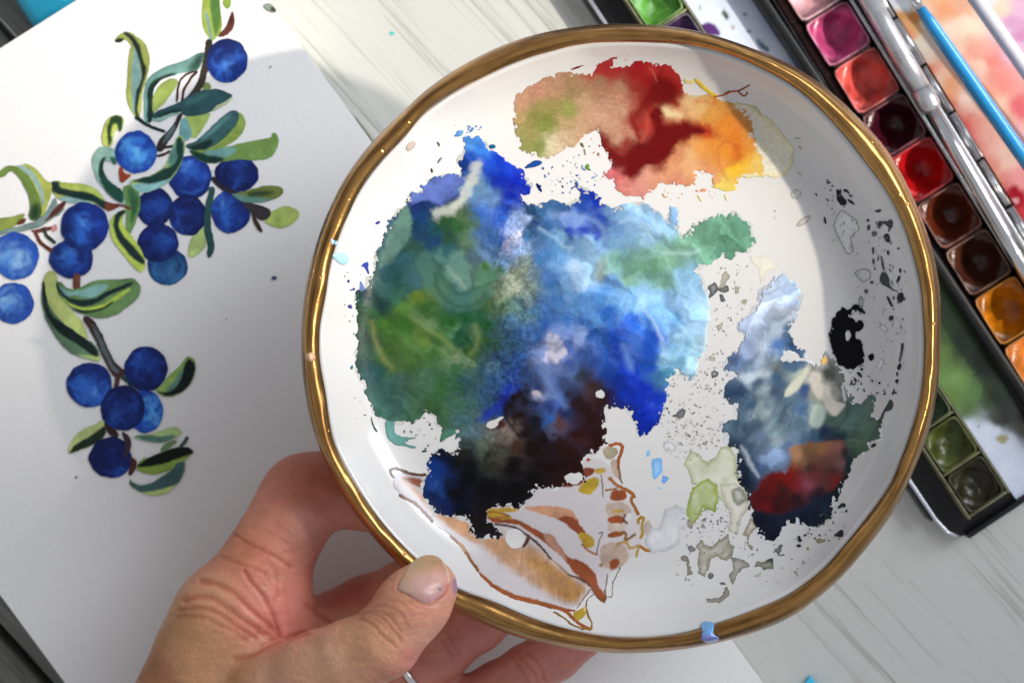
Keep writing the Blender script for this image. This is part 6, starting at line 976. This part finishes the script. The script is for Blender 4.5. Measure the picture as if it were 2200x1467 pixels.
allp = np.concatenate(list(chains.values())); lo = (allp[:, :3]-allp[:, 3:]).min(0)-.004; hi = (allp[:, :3]+allp[:, 3:]).max(0)+.004
yl = float(P(0, 1640, .06)[1]); lo[1] = max(lo[1], yl)
nx, ny, nz_ = [int(v) for v in np.ceil((hi-lo)/VOX)]
gx_ = (lo[0]+np.arange(nx)*VOX).astype(np.float32)[:, None, None]; gy_ = (lo[1]+np.arange(ny)*VOX).astype(np.float32)[None, :, None]; gz_ = (lo[2]+np.arange(nz_)*VOX).astype(np.float32)[None, None, :]
def smin(a, b, k): h = np.clip(.5+.5*(b-a)/k, 0, 1); return b*(1-h)+a*h-k*h*(1-h)
def chain_d(c, k=.003):
    D = None
    for a, b in zip(c[:-1], c[1:]):
        e = b[:3]-a[:3]; Lq = float(e@e)
        t_ = np.clip(((gx_-a[0])*e[0]+(gy_-a[1])*e[1]+(gz_-a[2])*e[2])/Lq, 0, 1)
        d = np.sqrt((gx_-a[0]-t_*e[0])**2+(gy_-a[1]-t_*e[1])**2+(gz_-a[2]-t_*e[2])**2)-(a[3]+t_*(b[3]-a[3]))
        D = d if D is None else smin(D, d, k)
    return D
D = smin(chain_d(chains['palm'], .006), chain_d(chains['palm2'], .006), .012)
D = smin(D, chain_d(chains['index'], .004), .004)
D = smin(D, chain_d(chains['middle']), .0045); D = smin(D, chain_d(chains['ring']), .0035); D = smin(D, chain_d(chains['little']), .0035)
D = smin(D, chain_d(chains['thumb'], .004), .0055)
# surface nets
S_ = D < 0; c8 = sum(S_[i:nx-1+i, j:ny-1+j, k:nz_-1+k].astype(np.int8) for i in (0, 1) for j in (0, 1) for k in (0, 1))
act = (c8 > 0) & (c8 < 8); ids = -np.ones(act.shape, np.int64); cells = np.argwhere(act); ids[act] = np.arange(len(cells))
acc = np.zeros((len(cells), 3)); cnt = np.zeros(len(cells))
cor = [(i, j, k) for i in (0, 1) for j in (0, 1) for k in (0, 1)]
dv = {c: D[cells[:, 0]+c[0], cells[:, 1]+c[1], cells[:, 2]+c[2]] for c in cor}
for a in cor:
    for ax in range(3):
        if a[ax] == 0:
            b = list(a); b[ax] = 1; b = tuple(b); da, db = dv[a], dv[b]; m = (da < 0) != (db < 0); tt = np.where(m, da/np.where(m, da-db, 1), 0)
            p = np.tile(np.array(a, float), (len(cells), 1)); p[:, ax] += tt; acc[m] += p[m]; cnt[m] += 1
HV = lo+(cells+acc/cnt[:, None])*VOX
quads = []
for ax in range(3):
    o1, o2 = [(1, 2), (2, 0), (0, 1)][ax]
    sl0 = [slice(None)]*3; sl1 = [slice(None)]*3; sl0[ax] = slice(0, -1); sl1[ax] = slice(1, None)
    fl = S_[tuple(sl0)] != S_[tuple(sl1)]; ed = np.argwhere(fl); ed = ed[(ed[:, o1] > 0) & (ed[:, o2] > 0) & (ed[:, o1] < act.shape[o1]) & (ed[:, o2] < act.shape[o2])]
    def cid(d1, d2): q = ed.copy(); q[:, o1] -= d1; q[:, o2] -= d2; return ids[q[:, 0], q[:, 1], q[:, 2]]
    q4 = np.stack([cid(1, 1), cid(0, 1), cid(0, 0), cid(1, 0)], 1); ins = S_[ed[:, 0], ed[:, 1], ed[:, 2]]
    q4 = np.where(ins[:, None], q4, q4[:, ::-1]); quads.append(q4[(q4 >= 0).all(1)])
HQ = np.concatenate(quads)
def lap(V, Q, it, f=.5):
    E = np.concatenate([Q[:, [0, 1]], Q[:, [1, 2]], Q[:, [2, 3]], Q[:, [3, 0]]])
    for _ in range(it):
        s_ = np.zeros_like(V); c_ = np.zeros(len(V)); np.add.at(s_, E[:, 0], V[E[:, 1]]); np.add.at(c_, E[:, 0], 1); np.add.at(s_, E[:, 1], V[E[:, 0]]); np.add.at(c_, E[:, 1], 1)
        V = V+f*(s_/np.maximum(c_, 1)[:, None]-V)
    return V
HV = lap(HV, HQ, 4)
def subdivide(V, Q):
    E = np.sort(np.concatenate([Q[:, [0, 1]], Q[:, [1, 2]], Q[:, [2, 3]], Q[:, [3, 0]]]), 1); key = E[:, 0]*len(V)+E[:, 1]
    u, inv = np.unique(key, return_inverse=True); a = u//len(V); b = u % len(V); n = len(Q); nv = len(V)
    mid = (V[a]+V[b])/2; ctr = V[Q].mean(1); e = [nv+inv[k*n:(k+1)*n] for k in range(4)]; c = nv+len(u)+np.arange(n)
    return np.concatenate([V, mid, ctr]), np.concatenate([np.stack([Q[:, 0], e[0], c, e[3]], 1), np.stack([e[0], Q[:, 1], e[1], c], 1), np.stack([c, e[1], Q[:, 2], e[2]], 1), np.stack([e[3], c, e[2], Q[:, 3]], 1)])
HV, HQ = subdivide(HV, HQ); HV = lap(HV, HQ, 3)
# skin relief: creases traced on the photograph, pressed in along the normal
HN = np.zeros_like(HV); n0 = np.cross(HV[HQ[:, 1]]-HV[HQ[:, 0]], HV[HQ[:, 2]]-HV[HQ[:, 0]])
for k in range(4): np.add.at(HN, HQ[:, k], n0)
HN /= np.linalg.norm(HN, axis=1)[:, None]+1e-12
hx = (HV[:, 0]*FPX/(H-HV[:, 2])+CX).astype(np.float32); hy = (-HV[:, 1]*FPX/(H-HV[:, 2])+CY).astype(np.float32)
HA = Z(2.838, 280, 950); HB = Z(4.6275, 620, 1150); HC = Z(4.583, 820, 1250)
top = smooth(HN[:, 2], -.05, .3)
ZT_ = HV[:, 2]; isT = ZT_ > .083      # thumb side, above the fingers
NAIL_OUT = HB([(1110, 430), (1075, 530), (1120, 562), (1200, 596), (1270, 650), (1340, 688), (1412, 696), (1486, 658), (1566, 588), (1612, 500)])
CRE = [  # points, depth (mm), width (px), on the thumb
 (HA([(640, 560), (760, 640), (860, 680), (930, 730), (980, 760)]), .55, 6, 0), (HA([(560, 700), (640, 730), (730, 760), (820, 800)]), .4, 6, 0), (HA([(690, 780), (740, 860), (820, 950), (860, 1020), (890, 1110), (915, 1190)]), .8, 6, 0),
 (HA([(430, 850), (540, 860), (640, 920), (700, 990), (800, 1080), (900, 1170)]), .7, 8, 0), (HA([(330, 960), (470, 930), (580, 1000), (680, 1080), (780, 1150), (880, 1200)]), .7, 9, 0), (HA([(300, 1020), (430, 1000), (560, 1050), (660, 1130), (760, 1190)]), .65, 8, 0), (HA([(290, 1060), (420, 1055), (560, 1110), (700, 1200)]), .45, 8, 0),
 (HA([(640, 1320), (720, 1300), (830, 1240), (920, 1200), (1080, 1160)]), .9, 8, 0), (HA([(940, 880), (960, 1000), (970, 1100)]), .22, 5, 0), (HA([(880, 780), (900, 900), (880, 1000)]), .25, 5, 0), (HA([(820, 530), (900, 580), (980, 620)]), .2, 4, 0), (HA([(900, 500), (980, 560), (1020, 600)]), .16, 4, 0), (HA([(660, 600), (740, 660), (830, 700)]), .22, 5, 0), (HA([(1080, 990), (1150, 1040), (1220, 1100)]), .6, 6, 0), (HA([(1000, 200), (1060, 260), (1120, 330), (1180, 420)]), .22, 18, 0),
 (HB([(710, 790), (800, 760), (900, 800), (980, 870), (1060, 960), (1110, 1050)]), .42, 4.5, 1), (HB([(690, 830), (780, 850), (870, 920), (960, 1020), (1060, 1110)]), .42, 4.5, 1), (HB([(760, 770), (850, 740), (960, 770), (1060, 860), (1110, 960)]), .34, 4, 1), (HB([(830, 720), (930, 690), (1050, 720), (1140, 800), (1180, 900)]), .26, 4, 1), (HB([(880, 690), (1000, 650), (1120, 670), (1220, 740)]), .2, 4, 1), (HB([(740, 800), (830, 810), (920, 870), (1010, 960)]), .3, 3.5, 1),
 (HB([(1200, 660), (1300, 720), (1400, 720), (1500, 660)]), .25, 5, 1), (HB([(1250, 800), (1330, 780), (1400, 740)]), .14, 4, 1), (HB([(1270, 850), (1350, 830), (1430, 770)]), .14, 4, 1), (HB([(1180, 940), (1270, 900), (1340, 860)]), .12, 4, 1), (HB([(1150, 1000), (1250, 960)]), .12, 4, 1),
 (NAIL_OUT, .42, 3.2, 1), (HC([(590, 560), (640, 640), (700, 720)]), .5, 5, 0), (HC([(640, 500), (700, 600), (770, 700)]), .35, 5, 0), (HC([(1280, 700), (1340, 790), (1400, 880), (1450, 990)]), .45, 5, 0), (HC([(1330, 690), (1420, 790), (1500, 880), (1540, 990)]), .4, 5, 0), (HC([(1440, 690), (1530, 770), (1580, 860), (1600, 960)]), .45, 5, 0)]
disp = np.zeros(len(HV)); crease_shade = np.zeros(len(HV))
for pts, dep, wd, th in CRE:
    p = chaikin(pts, 2, False); m = (hx > p[:, 0].min()-30) & (hx < p[:, 0].max()+30) & (hy > p[:, 1].min()-30) & (hy < p[:, 1].max()+30) & (isT if th else ~isT | (hy > 1300)) & (top > 0)
    if not m.any(): continue
    x = hx[m][None]+2.5*fbm(hx[m][None], hy[m][None], 20, 5, 3); y = hy[m][None]+2.5*fbm(hx[m][None], hy[m][None], 20, 6, 3)
    d = -sdf_line(x, y, p, 0)[0]; wd = wd*.8; g_ = np.exp(-(d/wd)**2); lip = np.exp(-((d-wd*2.1)/(wd*1.2))**2)
    disp[m] -= .5*dep*1e-3*g_-.10*dep*1e-3*lip; crease_shade[m] = np.maximum(crease_shade[m], g_*min(1, dep*1.4))
fine = fbm(hx, hy, 9, 61, 3, .7)*.00009+fbm(hx+.4*hy, hy*2.2, 30, 62, 3)*.00016
ta = ((hx-826)*.794-(hy-1384)*.608)              # along the thumb
# nail bed: flatten the top of the thumb tip a little
HV = HV+HN*((disp+fine)*top)[:, None]
SK = [(925, 1200, 205, 160, 125), (960, 1290, 212, 150, 128), (905, 1370, 214, 158, 134), (830, 1370, 208, 156, 122), (770, 1350, 206, 155, 118), (850, 1320, 212, 150, 120), (700, 1420, 210, 165, 132), (600, 1440, 206, 158, 128), (500, 1460, 196, 148, 112), (420, 1440, 192, 145, 106), (400, 1350, 190, 142, 100), (470, 1300, 204, 150, 116), (560, 1300, 218, 142, 124), (620, 1330, 220, 138, 126), (640, 1280, 216, 138, 122), (560, 1220, 214, 138, 116), (600, 1140, 214, 142, 120), (640, 1060, 196, 120, 96), (690, 1010, 170, 95, 70), (660, 1120, 222, 160, 145), (520, 1180, 196, 128, 96), (760, 1280, 190, 105, 88), (900, 1420, 205, 130, 118), (1000, 1370, 200, 128, 118), (1120, 1440, 212, 146, 128), (1200, 1420, 212, 140, 128), (330, 1460, 170, 118, 84)]  # skin tones, with the highlight on the index finger painted in
hc = field(hx+10*fbm(hx, hy, 50, 71), hy+10*fbm(hx, hy, 50, 72), SK, 30)
hc = hc*(1+.17*fbm(hx, hy, 28, 73, 5, .65)+.05*fbm(hx, hy, 6, 74, 2))[:, None]
hc = hc*(1-crease_shade[:, None]*np.array([.20, .42, .45]))  # crease shade painted into the skin colour, darker and redder
stain = np.exp(-(((hx-978)/5)**2+((hy-1258)/16)**2))*isT; hc = hc+(lin((110, 90, 160))-hc)*(np.clip(stain*1.2, 0, .6))[:, None]
hc = np.clip(hc*np.array([1.0, .97, .95]), 0, .9)
M_skin = vcol('skin', .40, (1100, .40, .0003, 5), spec=.35)
nt = M_skin.node_tree; b = nt.nodes['Principled BSDF']; b.inputs['Subsurface Weight'].default_value = .22; b.inputs['Subsurface Radius'].default_value = (1, .35, .2); b.inputs['Subsurface Scale'].default_value = .0028
vv = N(nt, 'ShaderNodeTexVoronoi'); vv.feature = 'DISTANCE_TO_EDGE'; vv.inputs['Scale'].default_value = 900; tcv = N(nt, 'ShaderNodeTexCoord'); nt.links.new(tcv.outputs['Object'], vv.inputs['Vector'])
bv = N(nt, 'ShaderNodeBump'); bv.inputs['Strength'].default_value = .6; bv.inputs['Distance'].default_value = .00018; nt.links.new(vv.outputs[0], bv.inputs['Height'])
old = [l for l in nt.links if l.to_socket == b.inputs['Normal']][0].from_node; nt.links.new(old.outputs[0], bv.inputs['Normal']); nt.links.new(bv.outputs[0], b.inputs['Normal'])
hme = mesh_np('hand', HV, [HQ], hc)
hand = link('hand', hme, M_skin); tag(hand, 'left hand holding the plate, thumb over the gold rim and fingers beneath', 'hand')
# thumbnail: a thin plate following the tip
bvh = BVHTree.FromPolygons([tuple(v) for v in HV[:]], [tuple(q) for q in HQ[isT[HQ].any(1)]])
NAIL = HB([(1075, 530), (1090, 480), (1112, 430), (1160, 340), (1215, 265), (1310, 205), (1400, 188), (1480, 205), (1545, 260), (1588, 330), (1608, 420), (1608, 500), (1562, 582), (1482, 652), (1410, 690), (1340, 682), (1270, 645), (1200, 592), (1120, 562)])
cv = Canvas(845, 1180, 985, 1310, 1.2)
cv.poly(NAIL, (0, 0, 0), soft=1, rough=.6, smoothp=2, warp=3, e=12, var=.12, cps=[(870, 1235, 215, 178, 140), (900, 1210, 205, 172, 132), (930, 1200, 200, 165, 120), (955, 1215, 208, 160, 128), (900, 1250, 218, 182, 168), (930, 1260, 216, 172, 160), (910, 1290, 206, 160, 158), (945, 1240, 222, 175, 158), (960, 1265, 216, 150, 140), (935, 1285, 205, 158, 158), (865, 1262, 212, 180, 160)])
cv.poly(HB([(1535, 268), (1575, 330), (1592, 420), (1590, 500), (1550, 570)]), (236, 208, 188), line=3.2, soft=1.6, cover=False, smoothp=2)
cv.poly(HB([(1485, 520), (1505, 512), (1525, 525), (1522, 548), (1500, 552), (1485, 540)]), (140, 150, 165), soft=1.2, cover=False); cv.poly(HB([(1498, 532), (1510, 540)]), (90, 95, 105), line=2, soft=1, cover=False)
cv.poly(HB([(1590, 480), (1560, 570), (1480, 640), (1420, 680)]), (205, 110, 100), line=4, soft=3, cover=False, smoothp=2)
NP = chaikin(NAIL, 2)
def nail_z(x, y):
    out = np.zeros(x.shape)
    for i, (a, c) in enumerate(zip(x.ravel(), y.ravel())):
        d = (p3(a, c, .05)-camo.location).normalized(); h = bvh.ray_cast(camo.location, d); out[i] = h[0].z if h[0] is not None and h[0].z > .088 else .0965
    return out
cv.C *= np.array([.86, .80, .78], np.float32)
o = cv.mesh('thumbnail', nail_z, plain('tmp', (.5, .5, .5)), hand)
me = o.data; n_ = len(me.vertices); co = np.zeros(n_*3, np.float32); me.vertices.foreach_get('co', co); co = co.reshape(-1, 3).astype(float)
nxp = (co[:, 0]*FPX/(H-co[:, 2])+CX).astype(np.float32)[None]; nyp = (-co[:, 1]*FPX/(H-co[:, 2])+CY).astype(np.float32)[None]
ds = np.clip(sdf_poly(nxp, nyp, NP)[0], 0, 40); zz = co[:, 2].copy()
# smooth least-squares dome so that the nail does not copy the skin relief
A_ = np.stack([np.ones(n_), nxp[0]-915, nyp[0]-1250, (nxp[0]-915)**2, (nyp[0]-1250)**2, (nxp[0]-915)*(nyp[0]-1250)], 1).astype(float)
wgt = (ds > 3)[:, None]; sol = np.linalg.lstsq(A_*wgt, zz*wgt[:, 0], rcond=None)[0]
zn = A_@sol*.55+zz*.45+.00012+.00042*(1-np.exp(-ds/6.0))-.0002*np.exp(-ds/2.0)
me.vertices.foreach_set('co', P(nxp[0], nyp[0], zn).astype(np.float32).ravel()); me.update()
M_nail = vcol('nail', .42, (60, .05, .0003, 2), coat=.15); me.materials.clear(); me.materials.append(M_nail)
M_nail.node_tree.nodes['Principled BSDF'].inputs['Subsurface Weight'].default_value = .15; M_nail.node_tree.nodes['Principled BSDF'].inputs['Subsurface Scale'].default_value = .002
# silver ring on the ring finger
rc = Vector(node(884, 1435, 5.07, 62)[:3]); ax = (Vector(node(908, 1418, 5.1, 61)[:3])-Vector(node(860, 1452, 5.05, 62)[:3])).normalized()
R_ = 62.5*(H-.0506)/FPX; sd = ax.cross(Vector((0, 0, 1))).normalized(); up = sd.cross(ax); V = []; Fc = []; n1, n2 = 72, 10
for i in range(n1):
    a = 2*math.pi*i/n1; rd = sd*math.cos(a)+up*math.sin(a)
    for k in range(n2):
        c = 2*math.pi*k/n2; V.append(rc+rd*(R_+.0007+.0008*math.cos(c))+ax*.0011*math.sin(c))
for i in range(n1):
    for k in range(n2): Fc.append((i*n2+k, ((i+1) % n1)*n2+k, ((i+1) % n1)*n2+(k+1) % n2, i*n2+(k+1) % n2))
me = bpy.data.meshes.new('ring'); me.from_pydata(V, [], Fc); me.update()
for p in me.polygons: p.use_smooth = True
tag(link('ring', me, plain('silver', (.78, .77, .76), .14, 1.0, bump=(700, .15, .0002, 3))), 'plain silver ring on the ring finger below the thumb', 'ring')
